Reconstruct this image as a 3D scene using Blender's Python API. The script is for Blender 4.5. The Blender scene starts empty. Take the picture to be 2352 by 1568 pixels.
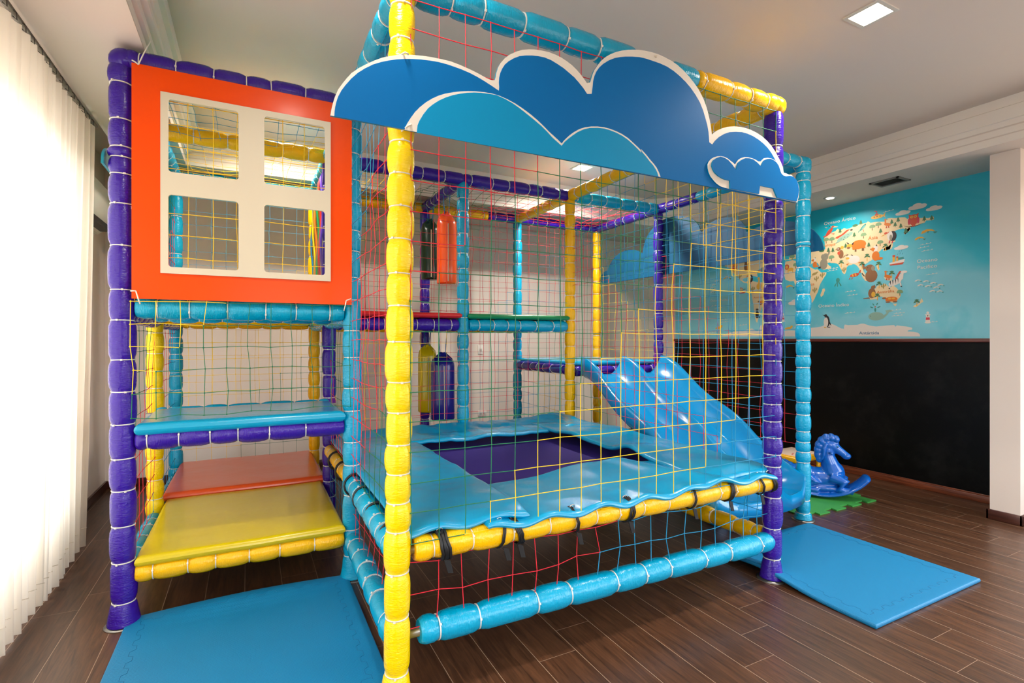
import bpy, bmesh, math, random
from mathutils import Vector, Matrix, noise
from mathutils.geometry import tessellate_polygon
R = random.Random(7)
C = bpy.context.scene.collection
PI = math.pi
# ---------------------------------------------------------------- camera numbers
F, CX, HY, H = 1178.0, 1176.0, 780.0, 1.56
TH = math.radians(27.13); SN, CS = math.sin(TH), math.cos(TH)
def at(px, py, X=None, Y=None, Z=None):
    """point of the known plane X=, Y= or Z= that the photograph shows at px, py"""
    p = (px-CX)/F; q = (HY-py)/F
    ax, ay = SN+p*CS, CS-p*SN
    if X is not None: d = X/ax
    elif Y is not None: d = Y/ay
    else: d = (Z-H)/q
    return Vector((d*ax, d*ay, H+q*d))
# ---------------------------------------------------------------- helpers
def srgb(r, g, b):
    f = lambda c: (c/255/12.92) if c/255 <= .04045 else ((c/255+.055)/1.055)**2.4
    return (f(r), f(g), f(b), 1)
MATS = {}
def mat(name, col, rough=.5, coat=0, metal=0, spec=.5, emit=None, es=0):
    if name in MATS: return MATS[name]
    m = bpy.data.materials.new(name); m.use_nodes = True
    b = m.node_tree.nodes['Principled BSDF']
    b.inputs['Base Color'].default_value = srgb(*col)
    b.inputs['Roughness'].default_value = rough
    b.inputs['Metallic'].default_value = metal
    b.inputs['Coat Weight'].default_value = coat
    b.inputs['Coat Roughness'].default_value = .15
    b.inputs['Specular IOR Level'].default_value = spec
    if emit:
        b.inputs['Emission Color'].default_value = srgb(*emit); b.inputs['Emission Strength'].default_value = es
    MATS[name] = m; return m
def nd(m, t, **kw):
    n = m.node_tree.nodes.new(t)
    for k, v in kw.items():
        if k in n.inputs: n.inputs[k].default_value = v
        else: setattr(n, k, v)
    return n
def lk(m, a, b): m.node_tree.links.new(a, b)
def bump(m, src, strength=.3, dist=.01):
    b = nd(m, 'ShaderNodeBump', Strength=strength, Distance=dist)
    lk(m, src, b.inputs['Height']); lk(m, b.outputs['Normal'], m.node_tree.nodes['Principled BSDF'].inputs['Normal'])
    return b
def foam(name, col, rough=.22):
    """wrinkled vinyl skin pulled over foam tube; UV = (around, metres along)"""
    m = mat(name, col, rough, coat=.12, spec=.4)
    uv = nd(m, 'ShaderNodeTexCoord')
    mp = nd(m, 'ShaderNodeMapping'); mp.inputs['Scale'].default_value = (6, 85, 1)
    lk(m, uv.outputs['UV'], mp.inputs['Vector'])
    n1 = nd(m, 'ShaderNodeTexNoise', Scale=1.0, Detail=3.0, Distortion=1.6); lk(m, mp.outputs[0], n1.inputs['Vector'])
    mp2 = nd(m, 'ShaderNodeMapping'); mp2.inputs['Scale'].default_value = (12, 26, 1); lk(m, uv.outputs['UV'], mp2.inputs['Vector'])
    n2 = nd(m, 'ShaderNodeTexNoise', Scale=1.0, Detail=2.0, Distortion=.8); lk(m, mp2.outputs[0], n2.inputs['Vector'])
    a = nd(m, 'ShaderNodeMath', operation='ADD'); lk(m, n1.outputs['Fac'], a.inputs[0]); lk(m, n2.outputs['Fac'], a.inputs[1])
    bump(m, a.outputs[0], .55, .006)
    return m
def vinyl(name, col, rough=.28, sc=300):
    m = mat(name, col, rough, coat=.3)
    tc = nd(m, 'ShaderNodeTexCoord')
    n = nd(m, 'ShaderNodeTexNoise', Scale=6.0, Detail=3.0); lk(m, tc.outputs['Object'], n.inputs['Vector'])
    w = nd(m, 'ShaderNodeTexVoronoi', Scale=float(sc)); lk(m, tc.outputs['Object'], w.inputs['Vector'])
    s = nd(m, 'ShaderNodeMath', operation='MULTIPLY'); s.inputs[1].default_value = .06; lk(m, w.outputs['Distance'], s.inputs[0])
    a = nd(m, 'ShaderNodeMath', operation='ADD'); lk(m, n.outputs['Fac'], a.inputs[0]); lk(m, s.outputs[0], a.inputs[1])
    bump(m, a.outputs[0], .35, .012)
    return m
def tagk(o, **k):
    for a, b in k.items():
        if b is not None: o[a] = b
    return o
def mesh(name, V, Fc, ms, fm=None, uv=None, smooth=True):
    me = bpy.data.meshes.new(name)
    me.from_pydata([tuple(v) for v in V], [], Fc)
    for m in (ms if isinstance(ms, (list, tuple)) else [ms]): me.materials.append(m)
    if fm: me.polygons.foreach_set('material_index', fm)
    if uv:
        l = me.uv_layers.new(name='UVMap')
        l.data.foreach_set('uv', [c for f in Fc for i in f for c in uv[i]]) if isinstance(uv[0][0], float) and len(uv) == len(V) else l.data.foreach_set('uv', [c for f in uv for p in f for c in p])
    if smooth: me.polygons.foreach_set('use_smooth', [True]*len(Fc))
    me.update(); return me
def wloc(o):
    v = Vector((0, 0, 0))
    while o: v = v+o.location; o = o.parent
    return v
def link(name, me, parent=None, loc=None):
    o = bpy.data.objects.new(name, me); C.objects.link(o)
    if parent: o.parent = parent
    if loc is not None: o.location = loc
    return o
class MB:
    def __init__(s): s.V = []; s.F = []; s.M = []; s.S = []
    def add(s, V, Fc, mi=0, sm=False):
        n = len(s.V); s.V += [Vector(v) for v in V]; s.F += [tuple(i+n for i in f) for f in Fc]; s.M += [mi]*len(Fc); s.S += [sm]*len(Fc); return s
    def box(s, x0, x1, y0, y1, z0, z1, mi=0):
        V = [(x, y, z) for x in (x0, x1) for y in (y0, y1) for z in (z0, z1)]
        return s.add(V, [(0, 1, 3, 2), (4, 6, 7, 5), (0, 4, 5, 1), (2, 3, 7, 6), (0, 2, 6, 4), (1, 5, 7, 3)], mi)
    def tube(s, pts, r, n=8, mi=0, cap=True, rr=None):
        pts = [Vector(p) for p in pts]; rings = []; V = []; prev = None
        for i, p in enumerate(pts):
            t = (pts[min(i+1, len(pts)-1)]-pts[max(i-1, 0)]).normalized()
            if prev is None:
                a = t.orthogonal().normalized()
            else:
                a = (prev-t*prev.dot(t)).normalized()
            prev = a; b = t.cross(a); q = rr[i] if rr else r
            V += [p+(a*math.cos(2*PI*k/n)+b*math.sin(2*PI*k/n))*q for k in range(n)]
        Fc = [(i*n+k, i*n+(k+1) % n, (i+1)*n+(k+1) % n, (i+1)*n+k) for i in range(len(pts)-1) for k in range(n)]
        if cap: Fc += [tuple(range(n))[::-1], tuple(range((len(pts)-1)*n, len(pts)*n))]
        return s.add(V, Fc, mi, True)
    def lathe(s, c, prof, n=24, mi=0, ax=None):
        V = []
        for r, z in prof: V += [Vector(c)+Vector((r*math.cos(2*PI*k/n), r*math.sin(2*PI*k/n), z)) for k in range(n)]
        m = len(prof)
        Fc = [(i*n+k, i*n+(k+1) % n, (i+1)*n+(k+1) % n, (i+1)*n+k) for i in range(m-1) for k in range(n)]
        Fc += [tuple(range(n))[::-1], tuple(range((m-1)*n, m*n))]
        return s.add(V, Fc, mi, True)
    def ball(s, c, r, mi=0, n=10, sc=(1, 1, 1)):
        V = []; m = n//2+1
        for i in range(m+1):
            a = PI*i/m
            V += [Vector(c)+Vector((r*sc[0]*math.sin(a)*math.cos(2*PI*k/n), r*sc[1]*math.sin(a)*math.sin(2*PI*k/n), -r*sc[2]*math.cos(a))) for k in range(n)]
        Fc = [(i*n+k, i*n+(k+1) % n, (i+1)*n+(k+1) % n, (i+1)*n+k) for i in range(m) for k in range(n)]
        return s.add(V, Fc, mi, True)
    def prism(s, pts, n, th, mi=0, side=None):
        """closed outline pts (3D, planar), extruded th along n"""
        pts = [Vector(p) for p in pts]; n = Vector(n); k = len(pts)
        tr = tessellate_polygon([pts]); V = pts+[p+n*th for p in pts]
        s.add(V, [tuple(t) for t in tr], mi); b = len(s.V)-2*k
        s.F += [tuple(b+k+i for i in t[::-1]) for t in tr]; s.M += [mi]*len(tr); s.S += [False]*len(tr)
        s.F += [(b+i, b+(i+1) % k, b+k+(i+1) % k, b+k+i) for i in range(k)]; s.M += [mi if side is None else side]*k; s.S += [False]*k
        return s
    def build(s, name, ms, parent=None, loc=None, bevel=0, seg=2):
        base = wloc(parent) if parent else Vector(loc or (0, 0, 0))
        me = mesh(name, [v-base for v in s.V], s.F, ms, s.M, None, False)
        me.polygons.foreach_set('use_smooth', s.S)
        bm = bmesh.new(); bm.from_mesh(me); bmesh.ops.recalc_face_normals(bm, faces=bm.faces[:])
        if bevel:
            bmesh.ops.bevel(bm, geom=[e for e in bm.edges if e.calc_face_angle(0) > .5], offset=bevel, segments=seg, affect='EDGES', profile=.5, clamp_overlap=True)
            for f in bm.faces: f.smooth = True
        bm.to_mesh(me); bm.free()
        o = link(name, me, parent, None if parent else base)
        return o
def thing(name, label, cat, loc=(0, 0, 0), group=None):
    o = bpy.data.objects.new(name, None); C.objects.link(o); o.location = loc; o.empty_display_size = .1
    return tagk(o, label=label, category=cat, group=group)
def tagged(o, label, cat, group=None): return tagk(o, label=label, category=cat, group=group)
def struct(o): o['kind'] = 'structure'; return o
def grid_slab(x0, x1, y0, y1, z, th, f, nx=40, ny=30, edge=.03):
    """rounded soft slab with top height f(x,y); returns V,F"""
    V = []; Fc = []
    def par(n, L):
        e = min(.4, edge/L); a = [0, .06*e, .2*e, .45*e, .75*e, e]; m = n-9
        return a+[e+(1-2*e)*k/m for k in range(1, m)]+[1-q for q in a[::-1]]
    PU_, PV_ = par(nx-1, x1-x0), par(ny-1, y1-y0); nx, ny = len(PU_)-1, len(PV_)-1
    for top in (1, 0):
        for j in range(ny+1):
            for i in range(nx+1):
                u, v = PU_[i], PV_[j]; x = x0+(x1-x0)*u; y = y0+(y1-y0)*v
                e = min(min(u, 1-u)*(x1-x0), min(v, 1-v)*(y1-y0)); k = math.sqrt(max(0, 1-(1-min(1, e/edge))**2))
                zz = f(x, y)
                V.append((x, y, z+zz+(th*.5*k if top else -th*.5*k)))
    n = (nx+1)*(ny+1)
    for j in range(ny):
        for i in range(nx):
            a = j*(nx+1)+i
            Fc.append((a, a+1, a+nx+2, a+nx+1)); Fc.append((n+a, n+a+nx+1, n+a+nx+2, n+a+1))
    return V, Fc
# ---------------------------------------------------------------- materials
CY, PU, YE = foam('foam_cyan', (0, 158, 200)), foam('foam_purple', (52, 16, 150)), foam('foam_yellow', (248, 190, 0))
YF = foam('foam_bright_yellow', (250, 214, 0))
FO = {'c': CY, 'p': PU, 'y': YE, 'Y': YF}
TIE = mat('nylon_tie', (225, 222, 214), .4)
STEEL = mat('galvanised_steel', (150, 148, 145), .35, metal=.9)
NETC = {'r': mat('red_cord', (215, 30, 50), .6), 'g': mat('green_cord', (8, 110, 70), .6), 'y': mat('yellow_cord', (250, 205, 20), .6), 'b': mat('blue_cord', (20, 140, 185), .6)}
NAMEC = {'r': 'red', 'g': 'green', 'y': 'yellow', 'b': 'blue'}
WHITE = mat('white_gloss', (236, 232, 224), .35)
def wall_mat(name, col, rough=.75):
    m = mat(name, col, rough); tc = nd(m, 'ShaderNodeTexCoord')
    n = nd(m, 'ShaderNodeTexNoise', Scale=120.0, Detail=4.0); lk(m, tc.outputs['Object'], n.inputs['Vector']); bump(m, n.outputs['Fac'], .08, .002)
    return m
WALL = wall_mat('painted_wall', (228, 216, 206)); CEIL = wall_mat('painted_ceiling', (220, 207, 197)); TRIM = wall_mat('white_trim', (238, 230, 220), .5)
def wood(name, c1, c2, rough=.35, sc=(60, 3, 60)):
    m = mat(name, c1, rough, coat=.2); tc = nd(m, 'ShaderNodeTexCoord'); mp = nd(m, 'ShaderNodeMapping'); mp.inputs['Scale'].default_value = sc
    lk(m, tc.outputs['Object'], mp.inputs['Vector']); n = nd(m, 'ShaderNodeTexNoise', Scale=1.0, Detail=5.0, Distortion=.6); lk(m, mp.outputs[0], n.inputs['Vector'])
    r = nd(m, 'ShaderNodeValToRGB'); r.color_ramp.elements[0].color = srgb(*c1); r.color_ramp.elements[1].color = srgb(*c2)
    r.color_ramp.elements[0].position = .35; r.color_ramp.elements[1].position = .65
    lk(m, n.outputs['Fac'], r.inputs['Fac']); lk(m, r.outputs[0], m.node_tree.nodes['Principled BSDF'].inputs['Base Color'])
    return m
BASEW = wood('baseboard_wood', (92, 42, 22), (134, 68, 36)); LEDGEW = wood('ledge_wood', (84, 30, 22), (112, 46, 32)); DARKW = wood('dark_baseboard', (60, 30, 22), (84, 44, 32))
def floor_mat():
    m = mat('wood_look_floor', (90, 60, 42), .36, coat=.12); nt = m.node_tree
    tc = nd(m, 'ShaderNodeTexCoord'); sp = nd(m, 'ShaderNodeSeparateXYZ'); lk(m, tc.outputs['Object'], sp.inputs[0])
    def mt(op, a, b=None):
        n = nd(m, 'ShaderNodeMath', operation=op)
        for i, v in enumerate((a, b)):
            if v is None: continue
            if isinstance(v, (int, float)): n.inputs[i].default_value = v
            else: lk(m, v, n.inputs[i])
        return n.outputs[0]
    W, L = .2125, 1.24
    u = mt('DIVIDE', mt('ADD', sp.outputs[0], 10.0-.0+(-.8377 % W)), W); col = mt('FLOOR', u); fu = mt('FRACT', u)
    v = mt('DIVIDE', mt('ADD', sp.outputs[1], mt('ADD', mt('MULTIPLY', col, -.19), 60.0)), L); row = mt('FLOOR', v); fv = mt('FRACT', v)
    gu = mt('LESS_THAN', mt('MULTIPLY', mt('MINIMUM', fu, mt('SUBTRACT', 1.0, fu)), W), .0016)
    gv = mt('LESS_THAN', mt('MULTIPLY', mt('MINIMUM', fv, mt('SUBTRACT', 1.0, fv)), L), .0011)
    g = mt('MAXIMUM', gu, gv)
    cb = nd(m, 'ShaderNodeCombineXYZ'); lk(m, col, cb.inputs[0]); lk(m, row, cb.inputs[1])
    wn = nd(m, 'ShaderNodeTexWhiteNoise'); lk(m, cb.outputs[0], wn.inputs['Vector'])
    mp = nd(m, 'ShaderNodeMapping'); mp.inputs['Scale'].default_value = (42, 3.2, 1); lk(m, tc.outputs['Object'], mp.inputs['Vector'])
    off = nd(m, 'ShaderNodeVectorMath', operation='MULTIPLY_ADD'); off.inputs[1].default_value = (20, 20, 20)
    lk(m, wn.outputs['Color'], off.inputs[0]); lk(m, mp.outputs[0], off.inputs[2])
    n = nd(m, 'ShaderNodeTexNoise', Scale=1.0, Detail=6.0, Roughness=.65, Distortion=.9); lk(m, off.outputs[0], n.inputs['Vector'])
    r = nd(m, 'ShaderNodeValToRGB'); e = r.color_ramp.elements
    e[0].position = .3; e[0].color = srgb(50, 31, 20); e[1].position = .72; e[1].color = srgb(102, 67, 44)
    lk(m, n.outputs['Fac'], r.inputs['Fac'])
    hs = nd(m, 'ShaderNodeHueSaturation'); lk(m, r.outputs[0], hs.inputs['Color'])
    lk(m, mt('ADD', mt('MULTIPLY', wn.outputs['Value'], .25), .86), hs.inputs['Value'])
    mx = nd(m, 'ShaderNodeMix', data_type='RGBA'); lk(m, g, mx.inputs['Factor']); lk(m, hs.outputs[0], mx.inputs[6]); mx.inputs[7].default_value = srgb(160, 134, 112)
    lk(m, mx.outputs[2], nt.nodes['Principled BSDF'].inputs['Base Color'])
    bump(m, mt('SUBTRACT', n.outputs['Fac'], mt('MULTIPLY', g, 2.0)), .18, .002)
    return m
FLOOR = floor_mat()
# ---------------------------------------------------------------- the room
XL, XR, YB, YF0 = -1.34, 6.27, 6.70, -3.0
ZC, ZL = 3.54, 3.17
struct(MB().box(XL-.3, XR+.3, YF0-.2, YB+.2, -.1, 0).build('floor', FLOOR, loc=(0, 0, 0)))
struct(MB().box(XL-.25, XR+.25, YF0-.15, YB+.15, ZC, ZC+.1).build('ceiling', CEIL))
struct(MB().box(XL-.1, XR+.1, YB, YB+.15, 0, ZC).build('wall_back', WALL))
# left wall with a wide window opening
WY0, WY1, WZ0, WZ1 = .2, 4.60, .45, 2.92
struct(MB().box(XL-.15, XL, YF0, WY0, 0, ZC).box(XL-.15, XL, WY1, YB, 0, ZC).box(XL-.15, XL, WY0, WY1, 0, WZ0).box(XL-.15, XL, WY0, WY1, WZ1, ZC).build('wall_left', WALL))
b = MB()
for y in [WY0+.02+i*(WY1-WY0-.04)/4 for i in range(5)]: b.box(XL-.1, XL-.05, y-.025, y+.025, WZ0, WZ1)
b.box(XL-.1, XL-.05, WY0, WY1, WZ0, WZ0+.05).box(XL-.1, XL-.05, WY0, WY1, WZ1-.05, WZ1)
struct(b.build('window_1', mat('aluminium_frame', (200, 200, 198), .4)))
# right wall, with an unseen window put in for daylight and its floor reflection
struct(MB().box(XR, XR+.15, 1.2, YB, 0, ZC).box(XR, XR+.15, YF0, -2.2, 0, ZC).box(XR, XR+.15, -2.2, 1.2, 0, .5).box(XR, XR+.15, -2.2, 1.2, 2.7, ZC).build('wall_right', WALL))
# wall behind the camera, its two wide unseen windows added for general fill light
struct(MB().box(XL, -.2, YF0-.15, YF0, 0, ZC).box(-.2, 5.2, YF0-.15, YF0, 0, .8).box(-.2, 5.2, YF0-.15, YF0, 2.6, ZC).box(2.1, 2.9, YF0-.15, YF0, .8, 2.6).box(5.2, XR, YF0-.15, YF0, 0, ZC).build('wall_front', WALL))
# lowered ceiling rim with stepped cornice, chamfered corner
prof = [(.002, .002, 0), (.002, .002, .060), (.010, -.014, .062), (.024, -.014, .068), (.024, .004, .070), (.024, .004, .120), (.034, -.012, .122), (.054, -.012, .130), (.054, .006, .132), (.054, .006, .176), (.060, .018, .180), (.065, .018, .184), (.065, .018, .285), (.093, .008, .292), (.095, .008, .37)]
inner = [Vector((-.52, YF0)), Vector((-.52, 5.56)), Vector((5.03, 5.56)), Vector((5.50, 5.09)), Vector((5.50, YF0))]
def inset(poly, d):
    out = []
    for i, p in enumerate(poly):
        ns = []
        for a, c in ((i-1, i), (i, i+1)):
            if 0 <= a and c < len(poly):
                t = (poly[c]-poly[a]).normalized(); ns.append(Vector((t.y, -t.x)))
        n = sum(ns, Vector((0, 0))).normalized(); k = 1/max(.3, n.dot(ns[0]))
        out.append(p+n*d*k)
    return out
V = []; Fc = []
for dx, dx2, dz in prof:
    ql, qr = inset(inner, dx), inset(inner, dx2)
    V += [(q.x, q.y, ZL+dz) for q in (ql[0], Vector((ql[1].x, qr[1].y)), qr[2], qr[3], qr[4])]
k = len(inner)
Fc = [(i*k+j, i*k+j+1, (i+1)*k+j+1, (i+1)*k+j) for i in range(len(prof)-1) for j in range(k-1)]
struct(MB().add(V, Fc).build('trim_1', TRIM))
c = MB()
low = [(-1.0, YF0), (-1.0, YB), (XR, YB), (XR, YF0), (5.50, YF0), (5.50, 5.09), (5.03, 5.56), (-.52, 5.56), (-.52, YF0)]
c.prism([(x, y, ZL) for x, y in low], (0, 0, 1), ZC-ZL-.12)
struct(c.build('trim_2', CEIL))
struct(MB().box(XL, -1.0, YF0, YB, 3.42, 3.46).build('trim_3', CEIL))
# baseboards
struct(MB().box(XL, XR, YB-.018, YB, 0, .085).build('baseboard_back', DARKW, bevel=.004))
struct(MB().box(XL, XL+.018, YF0, YB, 0, .085).build('baseboard_left', DARKW, bevel=.004))
struct(MB().box(XR-.02, XR, 2.08, YB, 0, .066).box(XR-.014, XR, 2.08, YB, .066, .08).build('baseboard_right', BASEW, bevel=.003))
# pillar by the map wall
struct(MB().box(5.76, XR, 1.885, 2.085, 0, ZL).build('wall_pillar', WALL))
struct(MB().box(5.74, XR, 1.865, 1.885, 0, .085).box(5.74, 5.76, 1.865, 2.105, 0, .085).box(5.74, XR, 2.085, 2.105, 0, .085).build('baseboard_pillar', DARKW, bevel=.004))
# chalkboard, ledge
CB = mat('chalkboard_black', (8, 8, 8), .4, spec=.22)
n_ = nd(CB, 'ShaderNodeTexCoord'); nn = nd(CB, 'ShaderNodeTexNoise', Scale=2.2, Detail=8.0, Roughness=.75); lk(CB, n_.outputs['Object'], nn.inputs['Vector'])
rr = nd(CB, 'ShaderNodeValToRGB'); rr.color_ramp.elements[0].position = .5; rr.color_ramp.elements[0].color = srgb(5, 5, 5); rr.color_ramp.elements[1].position = .8; rr.color_ramp.elements[1].color = srgb(34, 33, 32)
lk(CB, nn.outputs['Fac'], rr.inputs['Fac']); lk(CB, rr.outputs[0], CB.node_tree.nodes['Principled BSDF'].inputs['Base Color'])
o = MB().box(XR-.012, XR-.001, 2.105, 6.31, .082, 1.535).build('chalkboard', CB, loc=(XR, 4.2, .08))
tagged(o, 'long black chalkboard panel on the right wall below the world map mural', 'chalkboard')
struct(MB().box(XR-.045, XR, 2.10, 6.33, 1.535, 1.572).build('trim_4', LEDGEW, bevel=.006))
# ---------------------------------------------------------------- lights in the ceiling
LAMP = mat('lamp_glass', (255, 250, 235), .3, emit=(255, 240, 214), es=16)
FRM = mat('lamp_frame', (216, 212, 205), .4)
def lamp(x, y, z, s, label, power, rnd=False):
    t = thing('recessed_light', label, 'ceiling light', (x, y, z), 'recessed ceiling lights')
    if rnd:
        MB().lathe((x, y, z-.006), [(s*.5, 0), (s*.55, .006), (s*.34, .007), (s*.34, 0)], 24).build('frame', FRM, t)
        MB().lathe((x, y, z-.0085), [(s*.30, -.002), (s*.33, .0), (s*.33, .002)], 24).build('diffuser', LAMP, t)
    else:
        a, c2 = s/2, s/2-.022; m = MB()
        m.box(x-a, x+a, y-a, y-c2, z-.008, z).box(x-a, x+a, y+c2, y+a, z-.008, z).box(x-a, x-c2, y-c2, y+c2, z-.008, z).box(x+c2, x+a, y-c2, y+c2, z-.008, z)
        m.build('frame', FRM, t); MB().box(x-c2, x+c2, y-c2, y+c2, z-.004, z).build('diffuser', LAMP, t)
    L = bpy.data.lights.new('lamp_light', 'AREA'); L.shape = 'SQUARE'; L.size = s*.8; L.energy = power; L.color = (1, .90, .80); L.spread = math.radians(150)
    lo = bpy.data.objects.new('lamp_light', L); C.objects.link(lo); lo.parent = t; lo.location = (0, 0, -.02)
    return t
PW = 19; PB = 34
lamp(3.36, 1.78, ZC, .21, 'square recessed light at the upper right of the picture', 30)
lamp(3.41, 4.88, ZC, .21, 'square recessed light seen just under the lower edge of the big cloud panel', 52)
lamp(.33, 1.95, ZC, .21, 'square recessed light above the tall yellow front post', PW)
lamp(.33, 4.88, ZC, .21, 'square recessed light above the left tower roof', PB)
lamp(3.36, -1.3, ZC, .21, 'square recessed light behind the photographer on the right', PW)
lamp(.33, -1.3, ZC, .21, 'square recessed light behind the photographer on the left', PW)
lamp(5.86, 3.53, ZL, .12, 'small round spot in the lowered ceiling above the world map mural', 7, True)
lamp(5.86, .9, ZL, .12, 'unseen small round spot added in the lowered ceiling to brighten the mural side', 8, True)  # extra spot out of view, added to lighten the mural side
# air vent in lowered ceiling
q = [at(1998, 421, Z=ZL), at(2063, 404, Z=ZL), at(2089.5, 411.6, Z=ZL), at(2025, 428, Z=ZL)]
x0, x1 = min(v.x for v in q), max(v.x for v in q); y0, y1 = min(v.y for v in q), max(v.y for v in q)
t = thing('air_vent', 'grey slatted air vent in the lowered ceiling above the mural', 'air vent', ((x0+x1)/2, (y0+y1)/2, ZL))
VG = mat('vent_grey', (128, 130, 124), .5)
MB().box(x0, x1, y0, y0+.02, ZL-.012, ZL).box(x0, x1, y1-.02, y1, ZL-.012, ZL).box(x0, x0+.02, y0, y1, ZL-.012, ZL).box(x1-.02, x1, y0, y1, ZL-.012, ZL).build('frame', VG, t)
m = MB(); n = int((x1-x0-.04)/.018)
for i in range(n): xx = x0+.025+i*.018; m.add([(xx, y0+.02, ZL-.01), (xx+.012, y0+.02, ZL-.002), (xx+.012, y1-.02, ZL-.002), (xx, y1-.02, ZL-.01)], [(0, 1, 2, 3)])
m.box(x0+.02, x1-.02, y0+.02, y1-.02, ZL-.0015, ZL); m.build('slats', VG, t)
# ---------------------------------------------------------------- world, exposure, camera
w = bpy.data.worlds.new('daylight'); bpy.context.scene.world = w; w.use_nodes = True
bg = w.node_tree.nodes['Background']; bg.inputs[0].default_value = (.86, .93, 1.0, 1); bg.inputs[1].default_value = 6.6
wn_ = w.node_tree.nodes; wl_ = w.node_tree.links
wt = wn_.new('ShaderNodeTexCoord'); ws = wn_.new('ShaderNodeSeparateXYZ'); wr_ = wn_.new('ShaderNodeValToRGB'); wl_.new(wt.outputs['Generated'], ws.inputs[0]); wl_.new(ws.outputs[2], wr_.inputs[0])
wr_.color_ramp.elements[0].position = -.0; wr_.color_ramp.elements[0].color = (.36, .33, .29, 1); wr_.color_ramp.elements[1].position = .12; wr_.color_ramp.elements[1].color = (.88, .94, 1, 1); wl_.new(wr_.outputs[0], bg.inputs[0])
def portal(x, y, z, sx, sy, rot):
    L = bpy.data.lights.new('window_portal', 'AREA'); L.shape = 'RECTANGLE'; L.size = sx; L.size_y = sy; L.cycles.is_portal = True
    o = bpy.data.objects.new('window_portal', L); C.objects.link(o); o.location = (x, y, z); o.rotation_euler = rot
portal(XL-.16, (WY0+WY1)/2, (WZ0+WZ1)/2, WZ1-WZ0, WY1-WY0, (0, -PI/2, 0))
portal(.95, YF0-.16, 1.7, 2.3, 1.8, (PI/2, 0, 0))
portal(4.05, YF0-.16, 1.7, 2.3, 1.8, (PI/2, 0, 0))
portal(XR+.16, -.5, 1.6, 2.2, 3.4, (0, PI/2, 0))
cam = bpy.data.cameras.new('camera'); cam.sensor_width = 36; cam.lens = 36*F/2352; cam.shift_y = -4/2352; cam.clip_start = .05
co = bpy.data.objects.new('camera', cam); C.objects.link(co); co.location = (0, 0, H); co.rotation_euler = (PI/2, 0, -TH)
sc = bpy.context.scene; sc.camera = co
sc.view_settings.view_transform = 'Standard'; sc.view_settings.look = 'None'; sc.view_settings.gamma = 1; sc.view_settings.exposure = 0.42
sc.view_settings.use_curve_mapping = False
sc.cycles.max_bounces = 5; sc.cycles.diffuse_bounces = 4; sc.cycles.glossy_bounces = 2; sc.cycles.transmission_bounces = 4
sc.cycles.use_adaptive_sampling = True; sc.cycles.adaptive_threshold = .05; sc.cycles.adaptive_min_samples = 16; sc.cycles.use_denoising = True; sc.cycles.caustics_reflective = False; sc.cycles.caustics_refractive = False
# ================================================================ the padded play frame
def sleeve(p0, p1, rad, cuts, name, m, root, n=18, flare=False):
    """padded tube bulging between the ties at distances cuts"""
    p0, p1 = Vector(p0), Vector(p1); ax = (p1-p0); L = ax.length; ax.normalize()
    a = ax.orthogonal().normalized(); 
    if abs(ax.z) > .9: a = Vector((1, 0, 0)); a = (a-ax*a.dot(ax)).normalized()
    b2 = ax.cross(a); st = [0]+[c for c in cuts if .03 < c < L-.03]+[L]
    V = []; UV = []; base = wloc(root)
    for i in range(len(st)-1):
        s0, s1 = st[i], st[i+1]; seg = s1-s0; bl = rad*R.uniform(.97, 1.05)
        k = 8
        ox, oy = R.uniform(-.002, .002), R.uniform(-.002, .002)
        for j in range(k+1):
            if j == 0 and i > 0: continue
            u = j/k; u = .5-.5*math.cos(PI*u); dd = min(u, 1-u)*seg
            q = min(1, dd/min(.055, seg*.5)); f = .79+.21*(1-(1-q)**2.5)
            if flare and i == 0: f = max(f, 1.22-.30*min(1, (u*seg)/.11)) if u < .9 else f
            if (i == 0 and j == 0 and not flare) or (i == len(st)-2 and j == k): f = .78
            for c in range(n):
                ang = 2*PI*c/n; w = 1+.018*math.sin(ang*3+i*2.1)
                V.append(p0+ax*(s0+u*seg)+(a*(math.cos(ang)*bl*f*w+ox*q)+b2*(math.sin(ang)*bl*f*w+oy*q))-base)
                UV.append((c/n, s0+u*seg))
    m_ = len(V)//n; Fc = []; FU = []
    for i in range(m_-1):
        for c in range(n):
            d = (c+1) % n
            Fc.append((i*n+c, i*n+d, (i+1)*n+d, (i+1)*n+c)); v0, v1 = UV[i*n][1], UV[(i+1)*n][1]; u0, u1 = c/n, (c+1)/n
            FU.append(((u0, v0), (u1, v0), (u1, v1), (u0, v1)))
    for ring, rev in ((0, True), (m_-1, False)):
        idx = [ring*n+c for c in range(n)]
        if rev: idx = idx[::-1]
        Fc.append(tuple(idx)); FU.append(tuple((0.0, 0.0) for _ in idx))
    me = mesh(name, V, Fc, m, None, FU)
    me.polygons[len(Fc)-1].use_smooth = False; me.polygons[len(Fc)-2].use_smooth = False
    return link(name, me, root), st[1:-1], (p0, ax, a, b2)
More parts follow.
